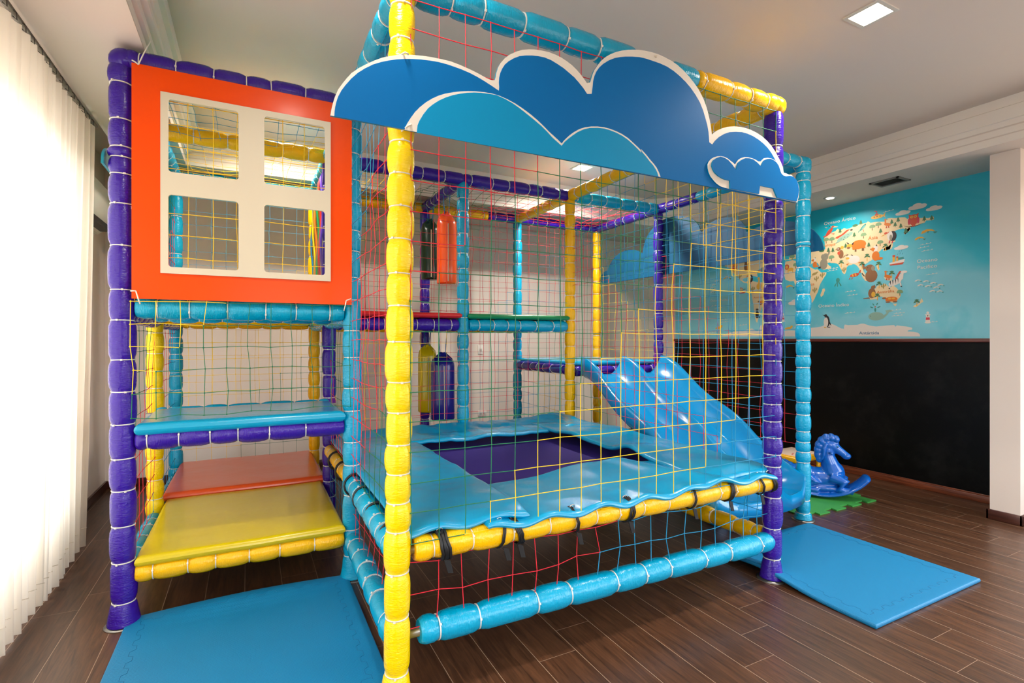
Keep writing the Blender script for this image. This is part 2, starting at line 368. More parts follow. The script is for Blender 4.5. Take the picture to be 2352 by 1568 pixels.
# one tie, unit radius around Z
tb = MB(); n = 24
V = []
for k in range(n):
    c_, s_ = math.cos(2*PI*k/n), math.sin(2*PI*k/n)
    for r_, z_ in ((.90, -.05), (1.03, -.05), (1.03, .05), (.90, .05)): V.append((r_*c_, r_*s_, z_))
tb.add(V, [(k*4+j, k*4+(j+1) % 4, ((k+1) % n)*4+(j+1) % 4, ((k+1) % n)*4+j) for k in range(n) for j in range(4)], 0, True)
tb.box(.98, 1.16, -.09, .09, -.085, .085)
_t = tb.build('cable_tie', TIE); TIEME = _t.data; bpy.data.objects.remove(_t)
FRAME = thing('play_frame', 'big padded climbing frame of cyan, purple and yellow foam tubes filling the room', 'climbing frame', (1.2, 2.8, 0))
FB = wloc(FRAME); NT = [0]; rest = MB(); TV = [v.co.copy() for v in TIEME.vertices]; TF = [tuple(p.vertices) for p in TIEME.polygons]
def ties(o, cuts, fr, rad, facing, big):
    p0, ax, a, b2 = fr
    for c in cuts:
        f = (facing-ax*facing.dot(ax)).normalized(); g = ax.cross(f)
        ja = R.uniform(-.5, .5); f2 = f*math.cos(ja)+g*math.sin(ja); tilt = R.uniform(-.06, .06)
        ax2 = (ax+f2*tilt).normalized(); f3 = (f2-ax2*f2.dot(ax2)).normalized(); g3 = ax2.cross(f3)
        Mx = Matrix((f3, g3, ax2)).transposed().to_4x4(); s = rad*.86
        if big and NT[0] < 100:
            NT[0] += 1; t = link('cable_tie', TIEME, o); t.matrix_local = Matrix.Translation(p0+ax*c-FB) @ Mx @ Matrix.Scale(s, 4)
        else:
            MM = Matrix.Translation(p0+ax*c) @ Mx @ Matrix.Scale(s, 4); rest.add([MM @ v for v in TV], TF, 0, False)
def auto(L, mean=.165):
    out = []; s = R.uniform(.05, .1)
    while s < L-.06: out.append(s); s += mean*R.uniform(.75, 1.3)
    return out
TOCAM = lambda p: (Vector((0, 0, H))-Vector(p)).normalized()
def post(x, y, col, z1=3.06, cutpx=None, px=None, lean=0, rad=.058, label=None, big=False):
    z0 = .012; p0 = Vector((x, y, z0)); p1 = Vector((x+lean, y, z1)); cuts = None
    if cutpx: cuts = sorted(at(px, v, Y=y).z-z0 for v in cutpx)
    else: cuts = auto(z1-z0)
    o, cuts, fr = sleeve(p0, p1, rad, cuts, 'post', FO[col], FRAME, 22 if big else 16, True)
    if label: o['label'] = label
    ties(o, cuts, fr, rad, (TOCAM((x, y, 1))+Vector((-.3, 0, 0))), big)
    MB().lathe((x, y, 0), [(.09, 0), (.09, .006), (.03, .008)], 24).build('base_plate', STEEL, o)
    return o
NOCYL = {}
def beam(p0, p1, col, big=False, rad=.056, gap=(.055, .055), mean=.175, name='beam'):
    p0, p1 = Vector(p0), Vector(p1); d = (p1-p0).normalized()
    a, b_ = p0+d*gap[0], p1-d*gap[1]
    o, cuts, fr = sleeve(a, b_, rad, auto((b_-a).length, mean), name, FO[col], FRAME, 20 if big else 14)
    ties(o, cuts, fr, rad, TOCAM((a+b_)/2), big)
    MB().tube([p0, p1], .021, 10).build('steel_pipe', STEEL, o)
    return o
X0, X1, X2, X3, X4 = -.612, .60, 1.82, 3.04, 4.28
YA, YS, YR1, YR2, YR3 = 2.21, 2.81, 3.475, 4.58, 5.78
P_LP = [138, 196, 279, 342, 364, 402, 470, 566, 666, 736, 826, 898, 973, 1051, 1124, 1206, 1287, 1380]
P_YF = [15, 95, 330, 403, 478, 552, 630, 704, 785, 876, 945, 1020, 1085, 1150, 1215, 1310, 1412, 1540]
P_PR = [268, 340, 395, 464, 484, 530, 567, 608, 652, 690, 741, 783, 829, 879, 927, 965, 1003, 1041, 1068, 1138, 1208, 1277]
P_CB = [303, 358, 418, 470, 533, 580, 640, 690, 760, 820, 890, 942, 1013, 1064, 1133, 1210, 1270]
P_CR = [398, 418, 462, 498, 558, 568, 615, 646, 677, 715, 746, 781, 817, 844, 890, 923, 951, 989, 1013, 1036, 1060, 1146, 1175]
post(.568, YA, 'Y', 3.10, P_YF, 915, .028, .0575, 'bright yellow foam post nearest to the camera', True)
post(X0, YR1, 'p', 3.06, P_LP, 280, -.01, .062, 'purple foam post at the left front corner, beside the curtain', True)
post(X3, YA, 'p', 3.04, P_PR, 1780, .02, .060, 'purple foam post at the right front corner of the trampoline', True)
post(X1, YR1, 'c', 3.06, P_CB, 820, .0, .058, 'cyan foam post between the orange panel and the trampoline', True)
post(X4, YS, 'c', 3.10, P_CR, 1848, .0, .060, 'cyan foam post furthest right, beside the slide exit', True)
for x, y, c_ in ((X0, YR2-.06, 'Y'), (X0, YR3-.06, 'c'), (X1, YR2-.03, 'p'), (X1, YR3-.1, 'y'), (X2, YR2, 'c'), (X3, YR2, 'y'), (X4, YR2, 'p'), (X2, YR3, 'p'), (X3, YR3, 'c'), (X4, YR3, 'y')):
    post(x, y, c_, cutpx=None, rad=.056)
ZT = 3.09; ZD = 1.70; ZM = .637; ZB = .262
# trampoline front face
beam((.568, YA, ZB+.008), (X3, YA, ZB-.01), 'c', True, .062, (.10, .03), .24)
beam((.568, YA, ZM), (X3, YA, ZM), 'y', True, .056, (.075, .0), .17)
beam((.596, YA, ZT+.01), (2.34, YA, ZT), 'c', False, .064, (.0, 0), .2)
beam((2.34, YA, ZT), (X3+.03, YA, ZT), 'y', False, .064, (0, 0), .2)
# beams running into the room
for p in (((.59, YA, ZT), (X1, YR1, ZT), 'c', .062), ((.575, YA, ZM), (X1, YR1, ZM), 'c', .058), ((.575, YA, ZB), (X1, YR1, ZB), 'c', .062),
          ((X1, YR1, ZM), (X1, YR2, ZM), 'y', .05), ((X1, YR1, ZT), (X1, YR2, ZT), 'c', .056), ((X1, YR2, ZT), (X1, YR3, ZT), 'c', .056),
          ((X3, YA, ZT), (X3, YR2, ZT), 'y', .060), ((X3, YR2, ZT), (X3, YR3, ZT), 'y', .058), ((X3, YA, ZM-.03), (X3, YR2, ZM-.03), 'y', .05), ((X3, YA, ZB), (X3, YR2, ZB), 'y', .058),
          ((X4, YS, ZT), (X4, 3.98, ZT), 'c', .056), ((X4, 3.98, ZT), (X4, YR3, ZT), 'p', .056), ((X2, YR2, ZT), (X2, YR3, ZT), 'p', .056),
          ((X0, YR1, ZT), (X0, 4.7, ZT), 'p', .056), ((X0, 4.7, ZT), (X0, YR3, ZT), 'c', .056), ((X0, YR1, ZD), (X0, YR3, ZD), 'p', .054), ((X0, YR1, ZB), (X0, YR3, ZB), 'c', .052),
          ((X1, YR1, ZD), (X1, YR3, ZD), 'c', .052), ((X2, YR2, ZD), (X2, YR3, ZD), 'p', .054), ((X3, YR2, 1.24), (X3, YR3, 1.24), 'p', .054), ((X4, YR2, 1.24), (X4, YR3, 1.24), 'p', .054), ((X3, YR2, ZD), (X3, YR3, ZD), 'c', .05)):
    g_ = (.0, .0) if p[0][2] > 3 else (.055, .055)
    beam(p[0], p[1], p[2], False, p[3], g_)
# beams running across
for p in (((X0, YR1, ZT), (X1, YR1, ZT), 'p', .062), ((X0, YR1, 1.735), (X1, YR1, 1.735), 'c', .060), ((X0, YR1, 1.007), (X1, YR1, 1.0), 'p', .060), ((X0, YR1, .274), (X1, YR1, .272), 'y', .058),
          ((X0, 4.05, 1.73), (X1, 4.05, 1.73), 'c', .056), ((X0, YR2-.05, 1.73), (X1, YR2-.05, 1.73), 'y', .056), ((X0, YR3-.08, 1.72), (X1, YR3-.08, 1.72), 'y', .054), ((X0, 4.16, 1.05), (X1, 4.16, 1.05), 'c', .056),
          ((X0, YR2-.05, ZT), (X1, YR2-.05, ZT), 'y', .060), ((X0, YR3-.08, ZT), (X1, YR3-.08, ZT), 'c', .056), ((X0, YR3-.08, .27), (X1, YR3-.08, .27), 'c', .052), ((X0, YR2-.06, .27), (X1, YR2-.04, .27), 'y', .05),
          ((X1, YR2, ZT), (X2, YR2, ZT), 'p', .060), ((X2, YR2, ZT), (X3, YR2, ZT), 'p', .060), ((X3, YR2, ZT), (X4, YR2, ZT), 'c', .060),
          ((X1, YR2, ZD), (X2, YR2, ZD), 'p', .058), ((X2, YR2, ZD), (X3, YR2, ZD), 'c', .060), ((X3, YR2, 1.22), (X4, YR2, 1.22), 'p', .054), ((X1, YR2, ZM-.03), (X3, YR2, ZM-.03), 'c', .05),
          ((X1, YR3, ZT), (2.62, YR3, ZT), 'y', .058), ((2.62, YR3, ZT), (X4, YR3, ZT), 'p', .056), ((X1, YR3, ZD), (X3, YR3, ZD), 'y', .056), ((X3, YR3, 1.24), (X4, YR3, 1.24), 'p', .052),
          ((X3, YS, ZT), (X4, YS, ZT), 'c', .056)):
    g_ = (.0, .0) if p[0][2] > 3 else (.055, .055)
    beam(p[0], p[1], p[2], False, p[3], g_)
o = rest.build('cable_tie', TIE, FRAME); o['kind'] = 'stuff'; o['label'] = 'white nylon ties around the padding of the more distant tubes'
for x, y, c_, r_ in ((X0, YR1, 'p', .070), (X3+.03, YA, 'y', .070), (X4, YS, 'c', .066), (X4, YR3, 'p', .06), (X0, YR3, 'c', .06), (X3, YR2, 'y', .06), (X1, YR1, 'c', .062)):
    MB().ball((x, y, ZT-.005), 1, 0, 16, (r_, r_, r_*.95)).build('corner_wrap', FO[c_], FRAME)
# ---------------------------------------------------------------- nets
CELL = .126; CR = .0019
def net(label, o, u, v, nu, nv, order='rgyb', s0=0, rad=CR, wob=.0035, sag=.012, gap=None, seed=1, step=10.3, topdown=True, bw=None, flip=False):
    """square knotted netting; origin o (top corner), u across, v down; colour changes along the diagonals as in the photograph"""
    rg = random.Random(seed); o, u, v = Vector(o), Vector(u), Vector(v); nrm = u.cross(v).normalized()
    cu, cv = u/nu, v/nv; root = thing('safety_net', label, 'safety net', o)
    P = {}
    for i in range(nu+1):
        for j in range(nv+1):
            e = math.sin(PI*i/nu)*math.sin(PI*j/nv)
            q = noise.noise(Vector((i*.35+seed*9.1, j*.35, seed)))
            P[i, j] = o+cu*i+cv*j+nrm*(q*sag*3*e)+u.normalized()*(rg.uniform(-1, 1)*wob+noise.noise(Vector((i*.3, j*.3+seed*5, 3.3)))*wob*4*e)+v.normalized()*rg.uniform(-1, 1)*wob
    def col(i, j):
        s = (nu-i if flip else i)+j+s0
        if callable(order): return order(i, j)
        return order[int(math.floor(s/step)) % len(order)]
    mbs = {}
    def seg(a, b_, c):
        if gap and gap(a, b_): return
        m = mbs.setdefault(c, MB()); A, B_ = P[a], P[b_]
        m.tube([A, B_], rad, 4, 0, False)
    kn = MB()
    for i in range(nu+1):
        for j in range(nv+1):
            c = col(i, j); m = mbs.setdefault(c, MB()); r = rad*2.6; p = P[i, j]
            if not (gap and gap((i, j), (i, j))):
                m.add([p+Vector(d)*r for d in ((1, 0, 0), (-1, 0, 0), (0, 1, 0), (0, -1, 0), (0, 0, 1), (0, 0, -1))], [(0, 2, 4), (2, 1, 4), (1, 3, 4), (3, 0, 4), (2, 0, 5), (1, 2, 5), (3, 1, 5), (0, 3, 5)], 0, True)
            if i < nu: seg((i, j), (i+1, j), col(i, j))
            if j < nv: seg((i, j), (i, j+1), col(i, j))
    multi = len([c for c in mbs if mbs[c].V]) > 1
    for c, m in mbs.items():
        if not m.V: continue
        ob = m.build('net_section', NETC[c], root)
        if multi: ob['label'] = NAMEC[c]+' section of the netting'
    return root
Z1 = 3.03
net('tall red, green, yellow and blue net across the front of the trampoline', (.62, YA-.045, Z1), (2.40, 0, 0), (0, 0, -2.35), 19, 18, s0=.9, seed=2, rad=.0022, wob=.003, sag=.006)
net('red and green net along the left side of the trampoline', (.585, YA+.03, Z1), (.0, 1.22, 0), (0, 0, -2.33), 10, 19, order='brg', s0=-.5, step=10.5, flip=True, seed=3)
net('low red and blue net between the two front tubes under the trampoline edge', (.62, YA-.01, ZM-.06), (2.40, 0, 0), (0, 0, -.285), 19, 2, order=lambda i, j: 'r' if i+j < 9 else 'b', seed=4, rad=.0024, wob=.013, sag=.012)
net('low red net on the left side under the trampoline pads', (.60, YA+.05, ZM-.06), (0, 1.2, 0), (0, 0, -.285), 10, 2, order='r', seed=5, wob=.01)
net('blue net under the trampoline edge behind the yellow mat', (.60, YR1+.05, ZM-.06), (0, 1.05, 0), (0, 0, -.38), 9, 3, order='b', seed=6)
net('green and yellow net across the opening above the blue bench mat', (-.565, YR1-.075, 1.775), (1.14, 0, 0), (0, 0, -.64), 10, 5, order=lambda i, j: 'y' if i+j < 4 else 'g', seed=8, rad=.0024, wob=.008, sag=.02)
net('yellow and green net behind the orange window panel', (-.56, YR1-.02, Z1), (1.12, 0, 0), (0, 0, -1.26), 9, 10, order='yg', s0=-1, step=15, seed=9, rad=.0024)
net('green and red net on the curtain side of the left tower', (X0, YR1+.06, Z1), (0, 2.2, 0), (0, 0, -2.7), 17, 21, order='bgr', s0=0, step=9, seed=10)
net('yellow and blue net on the back of the left tower above its deck', (X0+.04, YR3-.08, Z1), (1.13, 0, 0), (0, 0, -1.27), 9, 10, order='by', s0=0, step=14, seed=11)
net('yellow and green net on the back of the left tower below its deck', (X0+.04, YR3-.08, 1.66), (1.13, 0, 0), (0, 0, -1.26), 9, 10, order='yg', s0=0, step=13, seed=12)
net('yellow and green net across the middle of the left tower', (X0+.05, YR2-.06, 1.66), (1.10, 0, 0), (0, 0, -.86), 7, 7, order='yg', step=8, seed=13)
net('green net between the left tower and the trampoline enclosure', (X1-.0, YR1+.06, 1.66), (0, 1.0, 0), (0, 0, -.95), 8, 7, order='gr', step=9, seed=14)
net('blue and yellow roof net over the left tower', (X0+.03, YR1+.05, ZT-.02), (1.15, 0, 0), (0, 2.2, 0), 9, 17, order='by', step=12, seed=15, sag=.03)
net('yellow, green and red roof net over the back walkway', (X1+.03, YR2+.05, ZT-.02), (2.38, 0, 0), (0, 1.1, 0), 19, 9, order='ygr', step=9.5, seed=16, sag=.04)
net('red and blue roof net over the slide platform', (X3+.04, YR2+.05, ZT-.02), (1.17, 0, 0), (0, 1.1, 0), 9, 9, order='rb', s0=-4, step=12, seed=17, sag=.03)
net('green and red net on the back wall side of the upper walkway', (X1+.04, YR3, Z1), (2.38, 0, 0), (0, 0, -1.25), 19, 10, order='ygrb', s0=2, step=9, seed=18)
net('red and blue net on the back wall side below the walkway', (X1+.04, YR3, 1.66), (2.38, 0, 0), (0, 0, -1.25), 19, 10, order='yrb', s0=2, step=10, seed=19)
net('red and green net behind the slide platform', (X3+.04, YR3, Z1), (1.17, 0, 0), (0, 0, -1.70), 9, 14, order='rg', s0=0, step=13, seed=20)
net('green and red net in front of the upper walkway', (X1+.05, YR2-.02, Z1), (2.37, 0, 0), (0, 0, -1.2), 19, 10, order='grb', s0=2, step=12, seed=21)
net('yellow and red net between the walkway and the trampoline pads', (X1+.05, YR2-.02, 1.66), (2.37, 0, 0), (0, 0, -.92), 19, 7, order='yrb', s0=0, step=10, seed=22)
net('yellow, blue and red net between the trampoline and the slide', (X3-.0, YA+.05, Z1), (0, 2.32, 0), (0, 0, -2.3), 18, 18, order='ybrg', s0=0, step=10, seed=23, rad=.0021)
net('blue, yellow and red net between the slide and the wall mural', (X4, YS+.05, Z1), (0, 1.72, 0), (0, 0, -2.38), 14, 19, order='ybr', s0=3, step=10, seed=24, rad=.0021)
net('yellow and green net beside the slide platform on the mural side', (X4, YR2+.05, Z1), (0, 1.13, 0), (0, 0, -1.72), 9, 14, order='gy', s0=0, step=12, seed=25)
net('low blue and red net between the trampoline and the slide foot', (X3, YA+.05, ZM-.08), (0, 2.32, 0), (0, 0, -.27), 18, 2, order='br', step=6, seed=26, wob=.01)
net('yellow and blue net under the slide platform', (X3, YR2+.05, 1.18), (0, 1.1, 0), (0, 0, -.8), 9, 6, order='yb', step=7, seed=27)
# ================================================================ decks and mats of the frame
def pad(name, label, cat, x0, x1, y0, y1, zt, th, m, group=None, sagf=0.0, seed=1, edge=.03, wr=.006):
    f = lambda x, y: -sagf*math.sin(PI*(x-x0)/(x1-x0))*math.sin(PI*(y-y0)/(y1-y0))+wr*noise.noise(Vector((x*3, y*3, seed)))
    V, Fc = grid_slab(x0, x1, y0, y1, zt-th/2, th, f, 30, 30, edge)
    me = mesh(name, [Vector(v)-Vector(((x0+x1)/2, (y0+y1)/2, zt)) for v in V], Fc, m)
    o = link(name, me, None, ((x0+x1)/2, (y0+y1)/2, zt)); return tagged(o, label, cat, group)
VY, VO, VC, VR, VGn = vinyl('vinyl_yellow', (208, 186, 0)), vinyl('vinyl_orange', (232, 88, 34)), vinyl('vinyl_cyan', (6, 154, 198), .22), vinyl('vinyl_red', (200, 24, 24)), vinyl('vinyl_green', (10, 134, 78))
pad('deck_mat', 'glossy mustard yellow mat on the lowest deck of the left tower', 'mat', X0+.055, X1-.05, YR1-.06, YR2+.02, .372, .06, VY, seed=2, edge=.03)
pad('deck_mat', 'glossy orange mat on the low deck behind the yellow mat', 'mat', X0+.03, X1-.02, YR2+.03, YR3-.02, .405, .07, VO, seed=3)
pad('deck_mat', 'cyan padded bench mat resting on the purple tube in the left tower', 'mat', X0+.055, X1-.05, YR1-.07, 4.09, 1.103, .07, VC, seed=4, edge=.035, wr=.004)
pad('deck_mat', 'green mat on the upper deck directly under the orange window panel', 'mat', X0+.05, X1-.05, YR1-.01, YR3-.10, 1.835, .04, VGn, seed=5, wr=.003)
pad('deck_mat', 'red mat on the upper walkway over the purple tube', 'mat', X1+.05, X2-.03, YR2-.06, YR3-.02, 1.812, .05, VR, seed=6, wr=.003)
pad('deck_mat', 'green mat on the upper walkway over the cyan tube', 'mat', X2+.03, X3-.04, YR2-.06, YR3-.02, 1.812, .05, VGn, seed=7, wr=.003)
pad('deck_mat', 'cyan mat on the platform at the top of the slide', 'mat', X3+.02, X4-.05, YR2-.0, YR3-.04, 1.33, .05, VC, seed=8, wr=.003)
# plank boards that carry the decks
PLY = mat('deck_board', (120, 90, 62), .7)
for x0, x1, y0, y1, z in ((X0+.06, X1-.06, YR1+.05, YR2-.1, .30), (X0+.06, X1-.06, YR2, YR3-.13, .325), (X0+.06, X1-.06, YR1+.03, 4.11, 1.02), (X0+.06, X1-.06, YR1+.05, YR3-.13, 1.788), (X1+.06, X3-.06, YR2+.06, YR3-.06, 1.742), (X3+.06, X4-.06, YR2+.06, YR3-.06, 1.284)):
    MB().box(x0, x1, y0, y1, z, z+.012).build('deck_board', PLY, FRAME)
# ================================================================ trampoline
TR = thing('trampoline', 'square trampoline with dark purple jumping bed and cyan edge pads', 'trampoline', (1.82, 3.4, .6))
BED = mat('jumping_bed', (42, 16, 122), .75)
tc = nd(BED, 'ShaderNodeTexCoord'); wv = nd(BED, 'ShaderNodeTexChecker', Scale=400.0); lk(BED, tc.outputs['Object'], wv.inputs['Vector']); bump(BED, wv.outputs['Fac'], .2, .001)
def loose(name, m, root, x0, x1, y0, y1, zt, th, f, nx, ny, edge=.02, label=None):
    V, Fc = grid_slab(x0, x1, y0, y1, zt-th/2, th, f, nx, ny, edge)
    b0 = wloc(root); o = link(name, mesh(name, [Vector(v)-b0 for v in V], Fc, m), root)
    if label: o['label'] = label
    return o
loose('jumping_bed', BED, TR, .72, 2.93, 2.35, 4.48, .645, .006, lambda x, y: -.02*math.sin(PI*(x-.7)/2.3)*math.sin(PI*(y-2.3)/2.2), 20, 20)
nz = lambda x, y, s, k: noise.noise(Vector((x*k, y*k, s)))
PADM = vinyl('trampoline_pad_vinyl', (0, 150, 198), .2, 500)
def fold(x, a, w, h): return h*math.exp(-((x-a)/w)**2)
def hem(y, y0=2.30): return max(0, (y0-y)/.13)
loose('edge_pad', PADM, TR, .60, 1.22, 2.19, 4.50, .740, .034, lambda x, y: .010*nz(x, y, 1, 3)+.004*nz(x, y, 4, 9)-.035*hem(y)*(.45+.4*math.cos(x*2*PI/.3)), 50, 100, .025, label='left edge pad')
loose('edge_pad', PADM, TR, .98, 3.02, 2.150, 2.74, .720, .034, lambda x, y: .008*nz(x, y, 2, 3)+.004*nz(x, y, 7, 8)+.05*math.exp(-((x-1.95)/.32)**2)*max(0, (y-2.35)/.4)+fold(x+.5*y, 3.55, .12, .035)-.028*hem(y)*(.55-.45*math.cos((x-1.02)*2*PI/.31)), 130, 50, .025, label='front edge pad')
loose('edge_pad', PADM, TR, 2.45, 3.03, 2.20, 4.46, .750, .034, lambda x, y: .010*nz(x, y, 3, 3)+.005*nz(x, y, 8, 7)+.055*math.exp(-((y-2.95)/.13)**2)*max(0, min(1, (2.85-x)*3))-.03*max(0, (2.75-y)*2)*max(0, (2.62-x)*4)+fold(y, 3.7, .2, .02)-.035*hem(y), 50, 120, .025, label='right edge pad')
loose('edge_pad', PADM, TR, .66, 3.02, 4.05, 4.56, .735, .036, lambda x, y: .018*nz(x, y, 5, 4)+.010*nz(x*1.6, y, 9, 8)+.05*max(0, (y-4.36)/.2)+fold(x, 2.72, .16, .03), 140, 45, .03, label='back edge pad')
# grommets, black straps around the yellow front tube
GR = mat('nickel_ring', (190, 190, 190), .25, metal=1); BS = mat('black_strap', (18, 18, 20), .5)
SX = [at(v, 1250-(v-965)*.192, Y=YA).x for v in (1010, 1145, 1178, 1313, 1433, 1580, 1663, 1735, 1760)]
for i, x in enumerate(SX):
    m = MB(); sk = R.uniform(-.02, .02); wd = .008 if i else .014
    for kk in range(2 if i % 2 == 0 else 1):
        pts = [(x+kk*.018+sk*math.sin(a)+.004*R.uniform(-1, 1), YA+.064*math.cos(a), ZM+.064*math.sin(a)) for a in [2*PI*q/18 for q in range(19)]]
        for off in (-wd/2, wd/2): m.tube([Vector(p)+Vector((off, 0, 0)) for p in pts], wd*.55, 6, cap=False)
    s = m.build('strap', BS, TR)
    dg = Vector((x+.01, YA-.03, ZM-.06)); MB().prism([dg, dg+Vector((.03, 0, -.01)), dg+Vector((.045, 0, -.07)), dg+Vector((.02, 0, -.065))], (0, .004, 0), 1).build('strap_tail', BS, s)
    gp = Vector((x-.005, YA-.012, ZM+.068)); g = MB()
    V = []
    for a in range(16):
        for q in range(6):
            th = 2*PI*a/16; ph = 2*PI*q/6; rr_ = .013+.004*math.cos(ph); V.append(gp+Vector((rr_*math.cos(th), -.004*math.sin(ph)-.3*rr_*math.sin(th), rr_*math.sin(th)*.9)))
    g.add(V, [(a*6+q, a*6+(q+1) % 6, ((a+1) % 16)*6+(q+1) % 6, ((a+1) % 16)*6+q) for a in range(16) for q in range(6)], 0, True).build('grommet', GR, TR)
for y in (2.40, 2.72, 3.05, 3.36, 3.75, 4.1):
    m = MB(); pts = [(.60+.066*math.cos(a), y+.01*math.sin(a), ZM+.066*math.sin(a)) for a in [2*PI*q/18 for q in range(19)]]
    m.tube(pts, .008, 6, cap=False).build('strap', BS, TR)
# ================================================================ orange window panel
def px_prism(mb, pts, plane, depth, mi=0, back=0.0, side=None):
    """outline given where the photograph shows it on plane Y; front face at Y-depth-back"""
    P = [at(x, y, Y=plane) for x, y in pts]
    return mb.prism([Vector((p.x, plane-back, p.z)) for p in P], (0, -depth, 0), 1, mi, side)
OR = mat('orange_board', (236, 74, 0), .32, coat=.05, spec=.2); IV = mat('ivory_board', (208, 199, 178), .45)
WP = 3.395
gx = lambda px, py: at(px, py, Y=WP)
PT = thing('window_panel', 'orange panel with a white four-pane window frame, hung on the left tower', 'panel', (gx(302, 400).x, WP, 2.4))
xs = [gx(302, 400).x, gx(369, 400).x, gx(387, 400).x, gx(548, 400).x, gx(607, 400).x, gx(746, 400).x, gx(759, 400).x, gx(808, 560).x]
zs = [gx(302, 685).z-.0, gx(368, 627).z, gx(386, 613).z, gx(386, 447).z, gx(386, 395).z, gx(387, 229).z, gx(369, 211).z, gx(302, 143).z]
def frame_ring(m, X, Z, hx, hz, y0, y1, mi=0):
    """board X0..X1, Z0..Z1 with rectangular holes hx x hz lists"""
    cx = sorted(set([X[0], X[1]]+[v for h in hx for v in h])); cz = sorted(set([Z[0], Z[1]]+[v for h in hz for v in h]))
    for i in range(len(cx)-1):
        for j in range(len(cz)-1):
            mx_, mz_ = (cx[i]+cx[i+1])/2, (cz[j]+cz[j+1])/2
            if any(h[0] < mx_ < h[1] for h in hx) and any(h[0] < mz_ < h[1] for h in hz): continue
            m.box(cx[i], cx[i+1], y0, y1, cz[j], cz[j+1], mi)
def rounded_board(name, X, Z, holes, y0, y1, ms, root, rad=.018):
    """board with rounded rectangular holes, as one clean prism via 2D curve fill"""
    cu = bpy.data.curves.new(name, 'CURVE'); cu.dimensions = '2D'; cu.fill_mode = 'BOTH'; cu.extrude = abs(y1-y0)/2
    def spl(pts):
        s = cu.splines.new('POLY'); s.points.add(len(pts)-1); s.use_cyclic_u = True
        for i, (a, c_) in enumerate(pts): s.points[i].co = (a, c_, 0, 1)
    spl([(X[0], Z[0]), (X[1], Z[0]), (X[1], Z[1]), (X[0], Z[1])])
    for a0, a1, b0, b1 in holes:
        p = []
        for cx_, cz_, st in ((a1-rad, b1-rad, 0), (a0+rad, b1-rad, PI/2), (a0+rad, b0+rad, PI), (a1-rad, b0+rad, 1.5*PI)):
            for k in range(6): t_ = st+PI/2*k/5; p.append((cx_+rad*math.cos(t_), cz_+rad*math.sin(t_)))
        spl(p)
    tmp = bpy.data.objects.new(name, cu); C.objects.link(tmp); bpy.context.view_layer.update()
    me = bpy.data.meshes.new_from_object(tmp.evaluated_get(bpy.context.evaluated_depsgraph_get())); bpy.data.objects.remove(tmp)
    base = wloc(root)
    for v in me.vertices: x, z, y = v.co; v.co = (x-base.x, (y0+y1)/2+y-base.y, z-base.z)
    me.materials.clear(); me.materials.append(ms); me.polygons.foreach_set('use_smooth', [False]*len(me.polygons)); me.name = name
    return link(name, me, root)
H4 = [(xs[2], xs[3], zs[4], zs[5]), (xs[4], xs[5], zs[4], zs[5]), (xs[2], xs[3], zs[2], zs[3]), (xs[4], xs[5], zs[2], zs[3])]
rounded_board('board', (xs[0], xs[7]), (zs[0], zs[7]), [(xs[1]+.012, xs[6]-.012, zs[1]+.012, zs[6]-.012)], WP, WP+.012, OR, PT, .004)
wf = rounded_board('window_frame', (xs[1], xs[6]), (zs[1], zs[6]), H4, WP-.012, WP+.002, IV, PT); wf['label'] = 'white window frame'
for s_ in ((318, 148, 346, 95), (303, 138, 318, 148), (300, 668, 312, 668), (312, 668, 322, 698), (795, 690, 806, 686), (795, 690, 790, 714)):
    p, q_ = at(s_[0], s_[1], Y=WP-.016), at(s_[2], s_[3], Y=WP-.014); MB().tube([p, (p+q_)/2+Vector((0, -.006, 0)), q_], .0035, 6).build('cable_tie', TIE, PT)
# ================================================================ cloud panels
BD, BL, WH, SI = mat('cloud_blue', (0, 104, 174), .4, spec=.15), mat('cloud_light_blue', (0, 142, 196), .4, spec=.2), mat('cloud_white', (226, 220, 210), .45), mat('cloud_edge', (0, 110, 140), .45)
A = lambda s: [(700+float(p.split(',')[0])/2.8, float(p.split(',')[1])/2.8) for p in s.split()]
B = lambda s: [(1300+float(p.split(',')[0])/2.8, float(p.split(',')[1])/2.8) for p in s.split()]
OUT = A('165,742 172,700 182,660 195,620 215,575 240,540 268,505 300,470 350,436 400,410 450,388 500,370 550,360 600,353 650,351 700,353 760,359 820,368 880,380 940,395 995,416 1050,440 1090,459 1130,480 1165,500 1200,515 1222,515 1228,495 1232,470 1243,435 1260,405 1287,374 1320,350 1360,332 1400,320 1440,317 1480,318 1525,325 1570,335 1612,351 1650,370 1688,395 1720,420 1752,452 1780,485 1800,512 1815,535 1835,530 1843,505 1850,480 1862,452 1880,425 1903,395 1930,370 1963,350 2000,335 2040,325')+B('400,320 435,319 470,320 510,326 550,335 597,350 640,370 682,393 720,420 756,453 790,490 822,530 850,570 872,610 890,650 904,690 915,730 923,765 930,800 934,830 938,865 952,852 970,840 1003,825 1040,815 1080,812 1120,815 1155,823 1190,835 1226,853 1260,875 1291,903 1320,935 1344,971 1365,1010 1382,1042 1395,1075 1400,1110 1420,1116 1440,1125 1463,1145 1480,1170 1490,1198 1493,1230 1489,1265 1480,1303')
